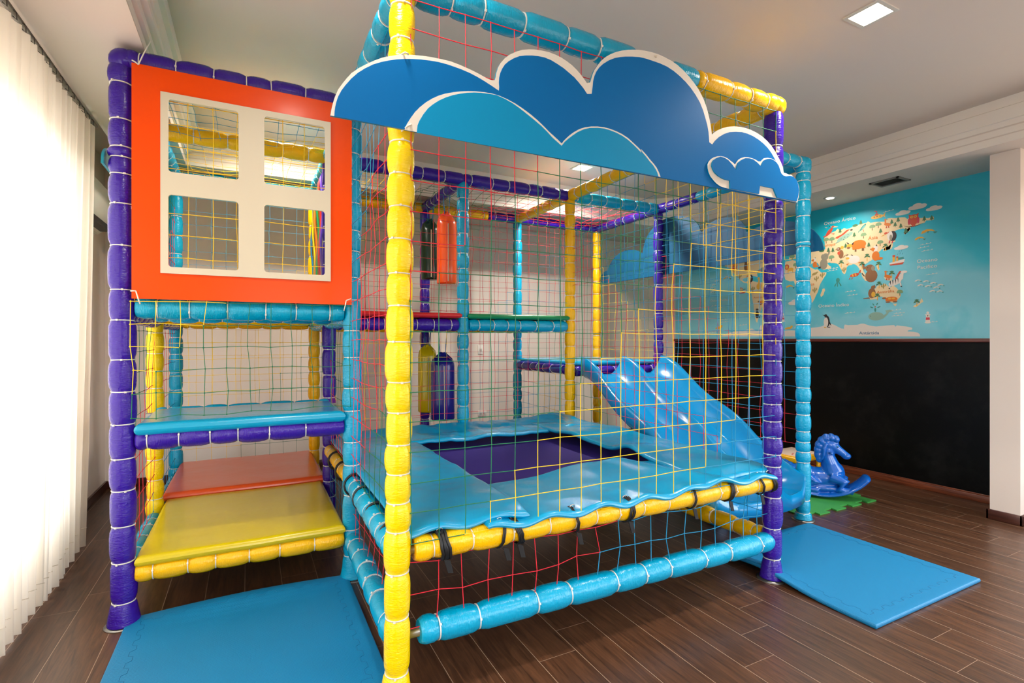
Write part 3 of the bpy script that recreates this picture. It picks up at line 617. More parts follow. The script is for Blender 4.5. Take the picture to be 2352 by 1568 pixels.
INN = A('190,748 192,715 195,690 203,655 215,620 235,583 260,550 298,507 340,470 388,440 440,415 490,400 540,390 590,383 640,380 690,380 740,383 800,390 860,400 912,414 960,430 1011,449 1060,470 1106,494 1150,520 1200,552 1248,585 1250,560 1248,530 1250,500 1257,470 1270,440 1287,415 1310,395 1343,376 1380,362 1420,358 1460,358 1500,362 1540,370 1582,387 1620,410 1662,438 1700,470 1732,498 1760,530 1789,566 1815,605 1845,605 1851,560 1855,520 1863,488 1875,460 1895,432 1920,410 1953,390 1990,375 2025,368 2060,365')+B('380,365 425,365 470,368 510,377 550,390 602,408 650,430 692,458 730,490 767,526 800,565 832,611 860,660 880,710 895,760 907,805 915,850 918,885 920,915 940,930 960,903 985,880 1015,862 1050,850 1090,848 1130,850 1166,860 1200,875 1237,898 1270,925 1297,953 1320,985 1336,1012 1350,1040 1362,1070 1372,1105 1388,1136 1400,1150 1440,1200 1440,1298')
HL = A('640,836 658,795 680,760 707,723 740,690 778,660 820,635 858,618 900,605 950,596 1000,590 1050,588 1100,590 1150,595 1200,603 1250,618 1300,640 1352,668 1400,700 1451,738 1500,780 1536,815 1570,850 1598,875 1625,900 1650,925 1664,906 1680,890 1703,869 1730,850 1763,832 1800,820 1840,815 1880,815 1922,820 1960,830 2002,846 2040,865 2077,890 2110,920 2141,949 2170,980')+B('480,960 512,995 540,1030 562,1055 580,1080 594,1108 605,1139')
HI = A('718,856 723,808 735,780 760,738 790,700 822,674 860,650 904,630 950,615 995,606 1040,600 1085,598 1130,600 1180,606 1230,615 1280,637 1330,665 1381,701 1430,740 1476,777 1520,815 1556,851 1590,888 1620,915 1648,940 1668,915 1690,895 1720,872 1750,852 1790,834 1830,825 1880,824 1922,829 1960,840 2000,856 2038,876 2074,901 2106,930 2135,958 2164,990')+B('476,970 506,1004 534,1040 556,1065 572,1090 582,1110 590,1136')
SCO = B('1035,1215 1010,1208 985,1200 960,1182 940,1160 922,1137 910,1110 904,1085 903,1060 911,1041 925,1025 944,1014 965,1008 988,1007 1010,1010 1031,1020 1050,1035 1066,1047 1080,1060 1089,1044 1100,1030 1118,1019 1140,1012 1165,1013 1190,1020 1210,1028 1230,1040 1245,1040 1254,1030 1265,1020 1287,1017 1310,1020 1331,1030 1350,1045 1362,1063 1370,1085 1376,1108 1380,1132 1400,1130 1440,1125 1463,1145 1480,1170 1490,1198 1493,1230 1489,1265 1480,1303')
SCI = B('1042,1216 1042,1190 1040,1165 1014,1160 990,1150 966,1135 945,1115 932,1093 925,1070 928,1051 935,1035 955,1021 980,1012 1006,1020 1030,1035 1057,1065 1080,1100 1087,1072 1095,1050 1115,1033 1140,1022 1166,1023 1190,1030 1216,1050 1240,1075 1249,1053 1260,1035 1280,1027 1300,1025 1322,1035 1340,1050 1353,1069 1360,1090 1364,1104 1370,1118 1382,1132 1400,1138 1425,1134 1448,1140 1470,1165 1480,1197 1485,1230 1479,1265 1470,1298 1345,1275 1332,1245 1320,1215 1275,1206 1233,1197 1230,1222 1228,1250')
CP = 2.085
def uz(pts): return [((lambda p: (p.x, p.z))(at(x, y, Y=CP))) for x, y in pts]
def cloud(root, f, nrm, outer_first=True, small=True, face=True):
    """f maps (u,z) to a point of the board's front plane; nrm points to the viewer's side"""
    n = Vector(nrm)
    def lay(name, pts, d0, d1, m, side, lab=None):
        mb = MB(); mb.prism([f(u, z)+n*d0 for u, z in uz(pts)], n*(d1-d0), 1, 0, 1); o = mb.build(name, [m, side], root)
        if lab: o['label'] = lab
    lay('board', OUT, -.012, 0, WH if face else BL, SI)
    if face:
        lay('blue_cloud', INN, 0, .002, BD, BD, 'dark blue cloud face'); lay('hill_outline', HL, .002, .004, WH, WH, 'white outline of the pale cloud'); lay('pale_cloud', HI, .004, .006, BL, BL, 'lighter blue cloud')
        lay('small_cloud_outline', SCO, .002, .008, WH, BL, 'white outline of the small cloud'); lay('small_cloud', SCI, .008, .016, BD, BL, 'small dark blue cloud')
root = thing('cloud_panel', 'long blue cloud board with white outlines tied across the front top', 'cloud panel', (.29, CP, 2.45))
cloud(root, lambda u, z: Vector((u, CP, z)), (0, -1, 0))
TW = mat('tie_cord', (215, 205, 185), .6)
for (a, b_) in (((937, 126), (921, 122)), ((944, 287), (925, 297)), ((1505, 134), (1504, 126))):
    p, q_ = at(*a, Y=CP), at(*b_, Y=CP); MB().tube([p+Vector((0, -.006, 0)), (p+q_)/2+Vector((0, -.012, 0)), q_+Vector((0, .02, 0))], .004, 6).build('cord', TW, root)
root = thing('cloud_panel', 'blue cloud board on the mural side of the slide, seen from behind', 'cloud panel', (4.36, 2.69, 2.35))
BLB = mat('cloud_back_teal', (0, 86, 128), .5)
k = (5.86-2.69)/(3.187-.288)
mb = MB(); mb.prism([Vector((4.36, 2.69+(u-.288)*k, z-.10)) for u, z in uz(OUT)], (.012, 0, 0), 1, 0, 1); o = mb.build('board', [BLB, SI], root)
mb = MB(); mb.prism([Vector((4.372, 2.69+(u-.288)*k, z-.10)) for u, z in uz(INN)], (.003, 0, 0), 1); mb.build('blue_cloud', BD, root)
pts = [(3.42+.62-.62*math.cos(a), 2.5+.17*math.sin(a)**.7) for a in [PI*i/24 for i in range(25)]]
mb = MB(); mb.prism([Vector((-.69, y, z)) for y, z in pts], (-.012, 0, 0), 1); o = mb.build('cloud_panel', mat('teal_board', (0, 128, 150), .4), None, (-.69, 4.0, 2.5))
tagged(o, 'teal cloud board hanging outside the purple post on the curtain side', 'cloud panel')
# ================================================================ slide
SB = mat('slide_plastic', (0, 132, 192), .18, coat=.35)
# centre line of the left rim as it runs on plane X, top edge heights
lp = [(1327, 818), (1350, 817), (1380, 838), (1396, 858), (1419, 890), (1442, 920), (1465, 938), (1492, 957), (1511, 977), (1534, 1012), (1560, 1050), (1600, 1095), (1640, 1128)]
rp = [(1488, 812), (1518, 817), (1541, 829), (1557, 847), (1580, 877), (1603, 902), (1626, 917), (1655, 933), (1681, 955), (1706, 980), (1729, 1008), (1750, 1031), (1790, 1052), (1835, 1062), (1858, 1082)]
LX, RX = 3.12, 4.20
def yz(pts, X): return [(p.y, p.z) for p in (at(x, y, X=X) for x, y in pts)]
Lc, Rc = yz(lp, LX), yz(rp, RX)
def samp(c, y):
    if y >= c[0][0]: return c[0][1]
    for i in range(len(c)-1):
        if c[i][0] >= y >= c[i+1][0]:
            t_ = (c[i][0]-y)/max(1e-6, c[i][0]-c[i+1][0]); return c[i][1]*(1-t_)+c[i+1][1]*t_
    return c[-1][1]
YT, YE0 = min(Lc[0][0], 4.45), 2.60
Rc2 = [(min(y, 4.45), z) for y, z in Rc]
def rim(y): # smoothed mean of both measured rims
    s = w_ = 0
    for k in range(-4, 5):
        yy = y+k*.04; wt = math.exp(-(k/2.5)**2); s += wt*.5*(samp(Lc, yy)+samp(Rc2, yy)); w_ += wt
    return s/w_
NY = 70; sec = []
def lane(u):  # u 0..1 across a lane, bowl depth 0..1
    return math.sin(PI*u)**.45
prof = []
for x, kind in [(0, 0)]: pass
def section(x, d):
    """drop below rim height across the slide x in 0..1"""
    for a, b_ in ((.04, .475), (.525, .96)):
        if a < x < b_: return d*min(1, math.sin(PI*(x-a)/(b_-a))*1.25)**.62
    return 0
NX = 72; V = []; top = []
for j in range(NY+1):
    y = YT+(YE0-YT)*j/NY; t_ = j/NY
    zr = rim(y); depth = .19 if t_ < .85 else .19*(1-(t_-.85)/.15*.5)
    zr += .0 if t_ < .9 else -.02*((t_-.9)/.1)
    for i in range(NX+1):
        x = i/NX; dz = section(x, depth)
        endf = 1
        yy = y
        if t_ > .78: yy = y+.20*(1-math.sin(PI*min(1, max(0, x)))**.5)*((t_-.78)/.22)
        V.append(Vector((LX-.03+(RX-LX+.06)*x, yy, zr-dz)))
Fc = [(j*(NX+1)+i, j*(NX+1)+i+1, (j+1)*(NX+1)+i+1, (j+1)*(NX+1)+i) for j in range(NY) for i in range(NX)]
# under shell
off = len(V); V2 = list(V)
for j in range(NY+1):
    for i in range(NX+1):
        v = V[j*(NX+1)+i]; e_ = min(i, NX-i)/NX; V2.append(Vector((v.x, v.y, rim(YT+(YE0-YT)*j/NY)-.225+.05*max(0, 1-e_/.05))))
I = lambda j, i: j*(NX+1)+i
Fc += [(off+I(j+1, i), off+I(j+1, i+1), off+I(j, i+1), off+I(j, i)) for j in range(NY) for i in range(NX)]
Fc += [(I(j+1, 0), off+I(j+1, 0), off+I(j, 0), I(j, 0)) for j in range(NY)]+[(I(j, NX), off+I(j, NX), off+I(j+1, NX), I(j+1, NX)) for j in range(NY)]
Fc += [(I(NY, i), I(NY, i+1), off+I(NY, i+1), off+I(NY, i)) for i in range(NX)]+[(I(0, i+1), I(0, i), off+I(0, i), off+I(0, i+1)) for i in range(NX)]
V2 = [Vector((v.x, v.y, max(v.z, .035))) for v in V2]
sl = MB().add(V2, Fc, 0, True).build('double_slide', SB, None, (3.66, 3.5, 0))
tagged(sl, 'glossy blue plastic slide with two wavy lanes running down beside the trampoline', 'slide')
# foot under the exit, standing on the floor
MB().box(3.45, 3.58, 3.0, 3.14, .0, .20).box(3.72, 3.85, 3.0, 3.14, 0, .20).build('foot', SB, sl, bevel=.02)
# ================================================================ punching bags
RP = mat('blue_rope', (20, 110, 170), .6)
def bag(x, y, z0, z1, r, col, ztop, label, name):
    t = thing('punching_bag', label, 'punching bag', (x, y, z0), 'punching bags hanging in the back bay')
    m = vinyl('bag_'+name, col, .25, 60); b_ = MB(); n = 28; V = []; body = z1-.13
    prof = [(0, 1), (.3*r/r, 1)]
    levels = [(z0, .93, 0), (z0+.012, 1, 0), (z0+(body-z0)*.33, 1.0, 0), (z0+(body-z0)*.66, 1.0, 0), (body, .99, 0), (body+.03, .97, .05), (body+.065, .84, .35), (body+.095, .5, .7), (z1-.012, .28, .9), (z1, .32, 1)]
    for z, s, f in levels:
        for k in range(n):
            a = 2*PI*k/n; q = s*(1+f*.22*math.sin(4*a)); V.append(Vector((x+r*q*math.cos(a)*(1+.2*f), y+r*q*math.sin(a)*(1-.5*f), z+.012*f*math.sin(4*a+1))))
    L_ = len(levels); b_.add(V, [(i*n+k, i*n+(k+1) % n, (i+1)*n+(k+1) % n, (i+1)*n+k) for i in range(L_-1) for k in range(n)]+[tuple(range(n))[::-1], tuple(range((L_-1)*n, L_*n))], 0, True)
    b_.build('bag', m, t)
    sm = MB(); sm.box(x-.2*r-.004, x-.2*r+.004, y-r*1.0-.003, y-r*.975, z0+.02, body); sm.build('seam', mat('seam_thread', (210, 190, 160), .6), t)
    for k in range(4):
        a = k*PI/2+.5; p = Vector((x+.3*r*math.cos(a), y+.2*r*math.sin(a), z1-.03)); q = Vector((x+.5*r*math.cos(a), y+.35*r*math.sin(a), ztop))
        MB().tube([p, (p+q)/2+Vector((R.uniform(-.006, .006), 0, 0)), q], .003, 5).build('rope', RP, t)
bag(1.80, 4.98, 2.13, 2.86, .100, (246, 90, 30), 3.035, 'orange punching bag, upper one nearer the front', 'orange')
bag(1.80, 5.52, 2.23, 2.90, .100, (14, 44, 30), 3.035, 'dark green punching bag hanging behind the orange one', 'green')
bag(1.80, 5.10, .73, 1.42, .125, (34, 36, 140), 1.645, 'dark blue punching bag, lower one nearer the front', 'blue')
bag(1.80, 5.62, .745, 1.50, .105, (214, 190, 14), 1.645, 'yellow punching bag hanging behind the dark blue one', 'yellow')
# ================================================================ ribbon doorway in the left tower
RB = thing('ribbon_curtain', 'doorway of hanging rainbow strips seen through the lower right window pane', 'strip curtain', (X1-.03, 5.15, 3.02))
for i, (c_, nm) in enumerate((((20, 120, 180), 'blue'), ((235, 205, 20), 'yellow'), ((245, 110, 25), 'orange'), ((10, 140, 80), 'green'), ((205, 30, 35), 'red'), ((80, 40, 170), 'purple'))):
    y = 5.60-i*.165; m = MB(); zz = [3.0-.07*k for k in range(17)]
    for k in range(len(zz)-1):
        o1, o2 = .01*math.sin(k*.7+i), .01*math.sin((k+1)*.7+i)
        m.add([(X1-.03+o1, y-.075, zz[k]), (X1-.03+o1, y+.075, zz[k]), (X1-.03+o2, y+.075, zz[k+1]), (X1-.03+o2, y-.075, zz[k+1]), (X1-.034+o1, y-.075, zz[k]), (X1-.034+o1, y+.075, zz[k]), (X1-.034+o2, y+.075, zz[k+1]), (X1-.034+o2, y-.075, zz[k+1])],
              [(0, 1, 2, 3), (7, 6, 5, 4), (0, 3, 7, 4), (1, 5, 6, 2)], 0, True)
    o = m.build('strip', vinyl('ribbon_'+nm, c_, .35, 60), RB); o['label'] = nm+' strip'
# ================================================================ curtain
CM = mat('sheer_curtain', (244, 238, 226), .8)
nt = CM.node_tree; pb = nt.nodes['Principled BSDF']; tl = nd(CM, 'ShaderNodeBsdfTranslucent'); tl.inputs[0].default_value = srgb(255, 244, 228)
mx = nd(CM, 'ShaderNodeMixShader'); mx.inputs[0].default_value = .62; lk(CM, pb.outputs[0], mx.inputs[1]); lk(CM, tl.outputs[0], mx.inputs[2]); lk(CM, mx.outputs[0], nt.nodes['Material Output'].inputs['Surface'])
def curtain(y0, y1, x0, x1, z0, z1, label, seed, per=.13, amp=.028):
    rg = random.Random(seed); t = thing('curtain', label, 'curtain', ((x0+x1)/2, (y0+y1)/2, z0), 'sheer curtains over the left window')
    ny = int((y1-y0)/.008); ph = []; p = 0
    for i in range(ny+1): p += 2*PI*.008/per*(1+.35*math.sin(i*.023+seed)+.2*math.sin(i*.11)); ph.append(p)
    rows = [z0, z0+.004, z0+.06, z0+.125, z0+.13, z0+.3, z0+.8, z0+1.3, z0+1.9, z0+2.4, z1-.35, z1-.12, z1-.03, z1]
    V = []; base = wloc(t)
    for z in rows:
        f = (z-z0)/(z1-z0); a = amp*(1.15-.55*f)
        for i in range(ny+1):
            u = i/ny; y = y0+(y1-y0)*u
            wv_ = math.sin(ph[i]+.5*math.sin(z*1.3+seed)); w2 = math.sin(ph[i]*2.3+z*.8)*.22
            xc_ = (x0+(x1-x0)*u)*(1-f)+(-1.035)*f
            V.append(Vector((xc_+a*(wv_+w2)+.01*math.sin(i*.05+z), y+.3*a*math.cos(ph[i])+.02*f*(u-.5), z+(.006*math.sin(ph[i]*.5) if z < z0+.01 else (.004*math.sin(ph[i]*.9) if z == z1 else 0))))-base)
    n = ny+1; Fc = [(r*n+i, r*n+i+1, (r+1)*n+i+1, (r+1)*n+i) for r in range(len(rows)-1) for i in range(ny)]
    o = link('fabric', mesh('fabric', V, Fc, CM), t)
    h = MB()
    for i in range(0, ny, 16):  # hem stitching line
        pass
    pts = [V[4*n+i]+base+Vector((.003, 0, 0)) for i in range(0, n, 3)]
    h.tube(pts, .0022, 4, cap=False); h.build('hem', mat('curtain_hem', (232, 220, 200), .8), t)
    hk = MB(); y = y0+.05; HKM = mat('curtain_hook', (70, 64, 56), .4)
    while y < y1: MB().tube([(-1.02, y, z1+.025), (-1.004, y, z1+.01), (-1.006, y+.01, z1-.02), (-1.02, y, z1-.008)], .0028, 5).build('hook', HKM, t); y += .115
    return t
curtain(1.30, 2.93, -1.00, -1.0, .045, 3.135, 'white sheer curtain at the very left edge of the picture', 3)
curtain(2.80, 4.80, -1.06, -1.10, .05, 3.135, 'white sheer curtain hanging nearest to the purple post', 11, .12)
o = MB().box(-1.045, -1.015, YF0+.05, 4.86, 3.152, 3.17).build('curtain_rail', mat('rail_grey', (120, 112, 100), .45), None, (-1.05, 2, 3.15), bevel=.003)
tagged(o, 'grey curtain rail fixed under the lowered ceiling on the left', 'curtain rail')
# ================================================================ air conditioner on the left wall
AW = mat('ac_plastic', (226, 220, 210), .4)
t = thing('air_conditioner', 'white wall air conditioner between the curtain and the purple post', 'air conditioner', (XL, 5.3, 2.6))
pr = [(0, 2.54), (.10, 2.53), (.19, 2.60), (.225, 2.67), (.235, 2.80), (.225, 2.88), (.19, 2.925), (.12, 2.94), (0, 2.94)]
y0, y1 = 4.92, 5.95
MB().prism([Vector((XL+a, y0, z)) for a, z in pr], (0, y1-y0, 0), 1).build('body', AW, t, bevel=.008)
MB().prism([Vector((XL+a, y0-.02, z)) for a, z in [(0, 2.61), (.09, 2.60), (.17, 2.66), (.2, 2.72), (.21, 2.80), (.2, 2.87), (.16, 2.92), (0, 2.93)]], (0, .02, 0), 1).build('end_cap', AW, t, bevel=.004)
MB().box(XL+.12, XL+.20, y0+.05, y1-.05, 2.55, 2.60).build('air_outlet', mat('outlet_dark', (30, 28, 28), .5), t)
m = MB()
for k in range(5): m.box(XL+.02+k*.02, XL+.026+k*.02, y0+.03, y1-.03, 2.52, 2.534)
m.build('louvre', AW, t)
MB().tube([(XL+.06, 5.02, 2.94), (XL+.06, 5.0, 3.03), (XL+.05, 4.97, 3.12), (XL+.0, 4.96, 3.2)], .028, 10).build('pipe', AW, t)
# ================================================================ wall sockets
def socket(px, py, w_, h_, label, holes):
    p = at(px, py, Y=YB-.008); t = thing('wall_socket', label, 'wall socket', (p.x, YB, p.z))
    MB().box(p.x-w_/2, p.x+w_/2, YB-.010, YB-.0005, p.z-h_/2, p.z+h_/2).build('plate', WHITE, t, bevel=.003)
    for k in range(holes):
        xx = p.x+(k-(holes-1)/2)*.05; MB().box(xx-.02, xx+.02, YB-.014, YB-.008, p.z-.02, p.z+.02).build('outlet', mat('socket_face', (214, 208, 198), .4), t, bevel=.003)
        for s in (-.008, .008): MB().ball((xx+s, YB-.0145, p.z), .0035, n=6).build('pin_hole', mat('socket_hole', (20, 20, 20), .6), t)
socket(1104, 803, .08, .13, 'white switch plate on the back wall between the two cyan posts, the higher one', 1)
socket(1108, 949, .13, .08, 'white double socket low on the back wall behind the trampoline', 2)
# ================================================================ floor mats
def foam_mat_m(name, col):
    m = mat(name, col, .5); tc = nd(m, 'ShaderNodeTexCoord'); mp = nd(m, 'ShaderNodeMapping'); mp.inputs['Rotation'].default_value = (0, 0, .78); mp.inputs['Scale'].default_value = (150, 150, 150)
    lk(m, tc.outputs['Object'], mp.inputs['Vector']); v = nd(m, 'ShaderNodeTexVoronoi', Scale=1.0); v.inputs['Randomness'].default_value = .15; lk(m, mp.outputs[0], v.inputs['Vector']); bump(m, v.outputs['Distance'], .5, .003); return m
MBL = foam_mat_m('eva_blue', (8, 122, 174)); MGR = foam_mat_m('eva_green', (58, 150, 66)); SIDE = mat('eva_blue_edge', (22, 160, 210), .5)
def curvy_mat(name, x0, x1, y0, y1, th, f, label, m):
    nx = ny = 60; V, Fc = grid_slab(x0, x1, y0, y1, th/2, th, f, nx, ny, .008)
    b0 = Vector(((x0+x1)/2, (y0+y1)/2, 0)); o = link('floor_mat', mesh('floor_mat', [Vector(v)-b0 for v in V], Fc, m), None, b0); tagged(o, label, 'floor mat')
    sm = MB(); a = .075; r_ = .0012; pts = []
    def zig(p, q, nin):
        out = []; p, q, nin = Vector(p), Vector(q), Vector(nin); L = (q-p).length; k = int(L/.05); d = (q-p)/k
        for i in range(k):
            o1 = nin*(.022 if i % 2 else 0); out += [p+d*(i+.12)+o1, p+d*(i+.88)+o1]
        return out
    z = lambda p: Vector((p.x, p.y, th+f(p.x, p.y)+.0002))
    for p, q, n in (((x0+a, y0+a, 0), (x1-a, y0+a, 0), (0, 1, 0)), ((x0+a, y1-a, 0), (x1-a, y1-a, 0), (0, -1, 0)), ((x0+a, y0+a, 0), (x0+a, y1-a, 0), (1, 0, 0)), ((x1-a, y0+a, 0), (x1-a, y1-a, 0), (-1, 0, 0))):
        pts = [z(v) for v in zig(p, q, n)]; sm.tube(pts, r_, 4, cap=False)
    sm.build('puzzle_seam', mat('seam_dark_blue', (6, 96, 140), .7), o)
    return o
bumpz = lambda x, y, cx, cy, w_, h_: h_*math.exp(-((x-cx)**2+(y-cy)**2)/w_**2)
def ml(x, y): return max(0, .028*math.exp(-((y-3.44)/.10)**2)*math.sin(PI*min(1, max(0, (x+.6)/1.2))))
curvy_mat('left', -.60, .575, 2.28, 3.50, .018, ml, 'large blue foam mat on the floor in front of the left tower', MBL)
def mr(x, y): return max(0, .05*math.exp(-((x-3.0)/.13)**2)*math.exp(-((y-2.30)/.28)**2))+max(0, .02*math.exp(-((x-3.0)/.1)**2)*math.exp(-((y-2.75)/.1)**2))
curvy_mat('right', 3.0, 4.185, 1.56, 2.70, .026, mr, 'thick blue foam mat on the floor at the foot of the slide', MBL)
def tile(x0, x1, y0, y1, label, m, k=8, am=.055):
    pts = []
    def side(p, q, nout, ph):
        p, q, nout = Vector(p), Vector(q), Vector(nout); d = (q-p)/k
        for i in range(k):
            o_ = nout*(am if (i+ph) % 2 else 0); e_ = .14 if (i+ph) % 2 else -.0
            pts.extend([p+d*(i-(-.0 if e_ == 0 else .10))+o_, p+d*(i+1+(0 if e_ == 0 else .10))+o_])
    side((x0, y0, .001), (x1, y0, .001), (0, -1, 0), 0); side((x1, y0, .001), (x1, y1, .001), (1, 0, 0), 0)
    side((x1, y1, .001), (x0, y1, .001), (0, 1, 0), 0); side((x0, y1, .001), (x0, y0, .001), (-1, 0, 0), 0)
    q = []
    for p in pts:
        if not q or (p-q[-1]).length > 1e-5: q.append(p)
    o = MB().prism(q, (0, 0, .012), 1).build('foam_tile', m, None, ((x0+x1)/2, (y0+y1)/2, 0)); return tagged(o, label, 'foam tile', 'green interlocking foam tiles')
tile(4.40, 5.38, 2.86, 3.84, 'green interlocking foam tile under the rocking horse', MGR)
tile(4.40, 5.38, 3.98, 4.96, 'green interlocking foam tile behind the rocking horse, by the yellow chair', MGR)
tile(5.10, 6.08, 5.45, 6.43, 'green interlocking foam tile in the far corner of the room', MGR)
# ================================================================ rocking horse (voxel-welded body)
def blob(parts, vox, loc, sm=6):
    """parts: list of (kind, ...) welded into one smooth skin"""
    m = MB()
    for p in parts:
        if p[0] == 'e': m.ball(p[1], 1, 0, 20, p[2])
        else: m.tube(p[1], 1, 14, 0, True, rr=p[2])
    o = m.build('tmp', SB, None, (0, 0, 0)); md = o.modifiers.new('r', 'REMESH'); md.mode = 'VOXEL'; md.voxel_size = vox; s_ = o.modifiers.new('s', 'SMOOTH'); s_.iterations = sm; s_.factor = .5
    bpy.context.view_layer.update(); me = bpy.data.meshes.new_from_object(o.evaluated_get(bpy.context.evaluated_depsgraph_get())); bpy.data.objects.remove(o)
    me.polygons.foreach_set('use_smooth', [True]*len(me.polygons)); me.materials.clear(); return me
HB = mat('horse_plastic', (10, 98, 196), .2, coat=.5)
# local frame: x forward, y left, z up
sph = lambda x, y, z, a, b_, c_: ('e', (x, y, z), (a, b_, c_))
parts = [sph(-.02, 0, .205, .25, .115, .115), sph(.13, 0, .27, .105, .098, .13), sph(-.17, 0, .22, .15, .125, .13),
         ('t', [(.12, 0, .28), (.09, 0, .37), (.065, 0, .46), (.07, 0, .54)], [.115, .088, .074, .068]),
         sph(.075, 0, .575, .095, .068, .075), sph(.12, 0, .60, .06, .055, .045), ('t', [(.10, 0, .575), (.16, 0, .535), (.215, 0, .495), (.24, 0, .475)], [.066, .050, .040, .038]), sph(.245, 0, .468, .046, .042, .038),
         sph(-.30, 0, .30, .05, .08, .05)]
for y in (-.105, .105):
    parts += [('t', [(-.17, y*.6, .22), (-.05, y, .17), (-.18, y, .10), (-.02, y, .085)], [.10, .06, .05, .035]), ('t', [(.10, y*.6, .24), (.23, y*.9, .19), (.17, y, .12), (.30, y*.8, .105)], [.075, .052, .042, .035])]
for s in (-.6, 0, .6): parts.append(('t', [(-.27, s*.10, .29), (-.35, s*.13, .33), (-.39, s*.15, .26), (-.385, s*.15, .16), (-.40, s*.14, .10)], [.03, .036, .034, .028, .02]))
for k in range(65):
    a = -.98+1.96*k/64; parts.append(sph(.40*math.sin(a)*1.28, 0, .52-.485*math.cos(a), .04, .15, .030))
parts.append(sph(-.02, 0, .11, .27, .125, .06))
me = blob(parts, .008, None, 5); me.materials.append(HB)
HT = thing('rocking_horse', 'blue plastic rocking horse standing on the green tile beside the chalkboard', 'rocking horse', (4.82, 3.16, .015)); HT.location = at(1884, 1138, Z=.012); HT.scale = (.89, .89, .89); HT.rotation_euler = (0, 0, -.97)
link('body', me, HT)
mp_ = []
for k, (x, z, r_) in enumerate(((.15, .645, .034), (.105, .658, .038), (.055, .645, .042), (.015, .61, .044), (-.01, .56, .045), (-.02, .51, .044), (-.02, .46, .042), (-.01, .415, .036))):
    for y in (-.028, .028): mp_.append(sph(x, y, z, r_, .034, r_*1.15))
for y in (-.052, .052): mp_.append(('t', [(.06, y, .60), (.035, y*1.15, .54), (.03, y*1.2, .47), (.01, y*1.15, .41)], [.018, .022, .02, .01]))
me = blob(mp_, .006, None, 8); me.materials.append(HB); link('mane', me, HT)
for y in (-1, 1):
    e = MB().ball((.155, y*.047, .572), 1, 0, 12, (.018, .010, .013)); o = link('eye', mesh('eye', e.V, e.F, mat('horse_eye_ring', (60, 140, 215), .2), None), HT)
    e = MB().ball((.162, y*.054, .570), .006, 0, 8); link('pupil', mesh('pupil', e.V, e.F, mat('pupil_black', (12, 12, 14), .2), None), o)
    e = MB().tube([(.075, y*.035, .615), (.07, y*.05, .65), (.065, y*.052, .675)], .014, 8, rr=[.016, .014, .003]); link('ear', mesh('ear', e.V, e.F, HB, None), HT)
    e = MB().tube([(.10, y*.055, .50), (.10, y*.11, .50)], .013, 8); link('handle', mesh('handle', e.V, e.F, HB, None), HT)
m = MB()
for k in range(6): m.tube([(-.20, -.112, .27-k*.018), (-.12, -.125, .262-k*.018), (-.05, -.112, .27-k*.018)], .004, 5)
link('saddle_ribs', mesh('saddle_ribs', m.V, m.F, HB, None), HT)
# ================================================================ toys by the chalkboard
TYE, TBL = mat('toy_yellow', (240, 180, 16), .3, coat=.3), mat('toy_blue', (14, 74, 150), .25, coat=.3)
t = thing('toy_table', 'low yellow play table with a printed white top, behind the slide exit', 'toy table', (5.72, 3.87, 0))
MB().box(5.45, 5.98, 3.66, 4.08, .17, .235).build('table_top', TYE, t, bevel=.015)
MB().box(5.50, 5.93, 3.70, 4.04, .235, .242).build('printed_sheet', mat('printed_sheet', (236, 214, 196), .5), t)
for x in (5.50, 5.93):
    for y in (3.71, 4.03): MB().tube([(x, y, 0), (x, y, .17)], .025, 10).build('leg', TYE, t)
for i in range(6): MB().ball((5.56+i*.06, 3.78+.03*(i % 2), .243), .012, 0, 8, (1, 1, .3)).build('printed_dot', mat('dot_red', (190, 60, 60), .5), t)
t = thing('toy_chair', 'yellow plastic children chair behind the purple post', 'chair', (5.35, 4.45, 0))
MB().box(5.16, 5.54, 4.25, 4.60, .15, .185).build('seat', TYE, t, bevel=.015)
MB().prism([Vector((5.16, 4.60, .18)), Vector((5.54, 4.60, .18)), Vector((5.52, 4.63, .345)), Vector((5.18, 4.63, .38))], (0, .025, 0), 1).build('backrest', TYE, t, bevel=.008)
for x in (5.19, 5.51):
    for y in (4.28, 4.57): MB().tube([(x, y, 0), (x, y, .15)], .02, 8).build('leg', TYE, t)
t = thing('toy_stool', 'dark blue plastic seat with a rounded back between the yellow chair and the yellow table', 'chair', (5.3, 3.9, 0))
MB().box(5.12, 5.40, 3.82, 4.06, .10, .13).build('seat', TBL, t, bevel=.012)
MB().prism([Vector((5.13+.13-.13*math.cos(a), 3.82, .10+.19*math.sin(a)**.6)) for a in [PI*k/16 for k in range(17)]], (0, .03, 0), 1).build('backrest', TBL, t, bevel=.008)
for x in (5.14, 5.38):
    for y in (3.85, 4.03): MB().tube([(x, y, .0), (x, y, .10)], .018, 8).build('leg', TBL, t)
def toy(name, label, cat, loc, bits):
    t = thing(name, label, cat, loc); b0 = Vector(loc)
    for nm, c_, (x0_, x1_, y0_, y1_, z0_, z1_) in bits: MB().box(b0.x+x0_, b0.x+x1_, b0.y+y0_, b0.y+y1_, b0.z+z0_, b0.z+z1_).build(nm, mat('toy_'+'_'.join(map(str, c_)), c_, .35), t, bevel=.006)
toy('toy_tray', 'small toy tray with orange and pink pieces on the floor left of the rocking horse', 'toy', (5.98, 3.78, 0), [('tray', (60, 190, 200), (-.12, .12, -.1, .1, 0, .04)), ('orange_piece', (250, 120, 20), (-.09, .0, -.05, .03, .04, .08)), ('pink_piece', (235, 80, 150), (.01, .08, -.04, .04, .04, .07))])
p = at(1486, 1003, Z=.012)
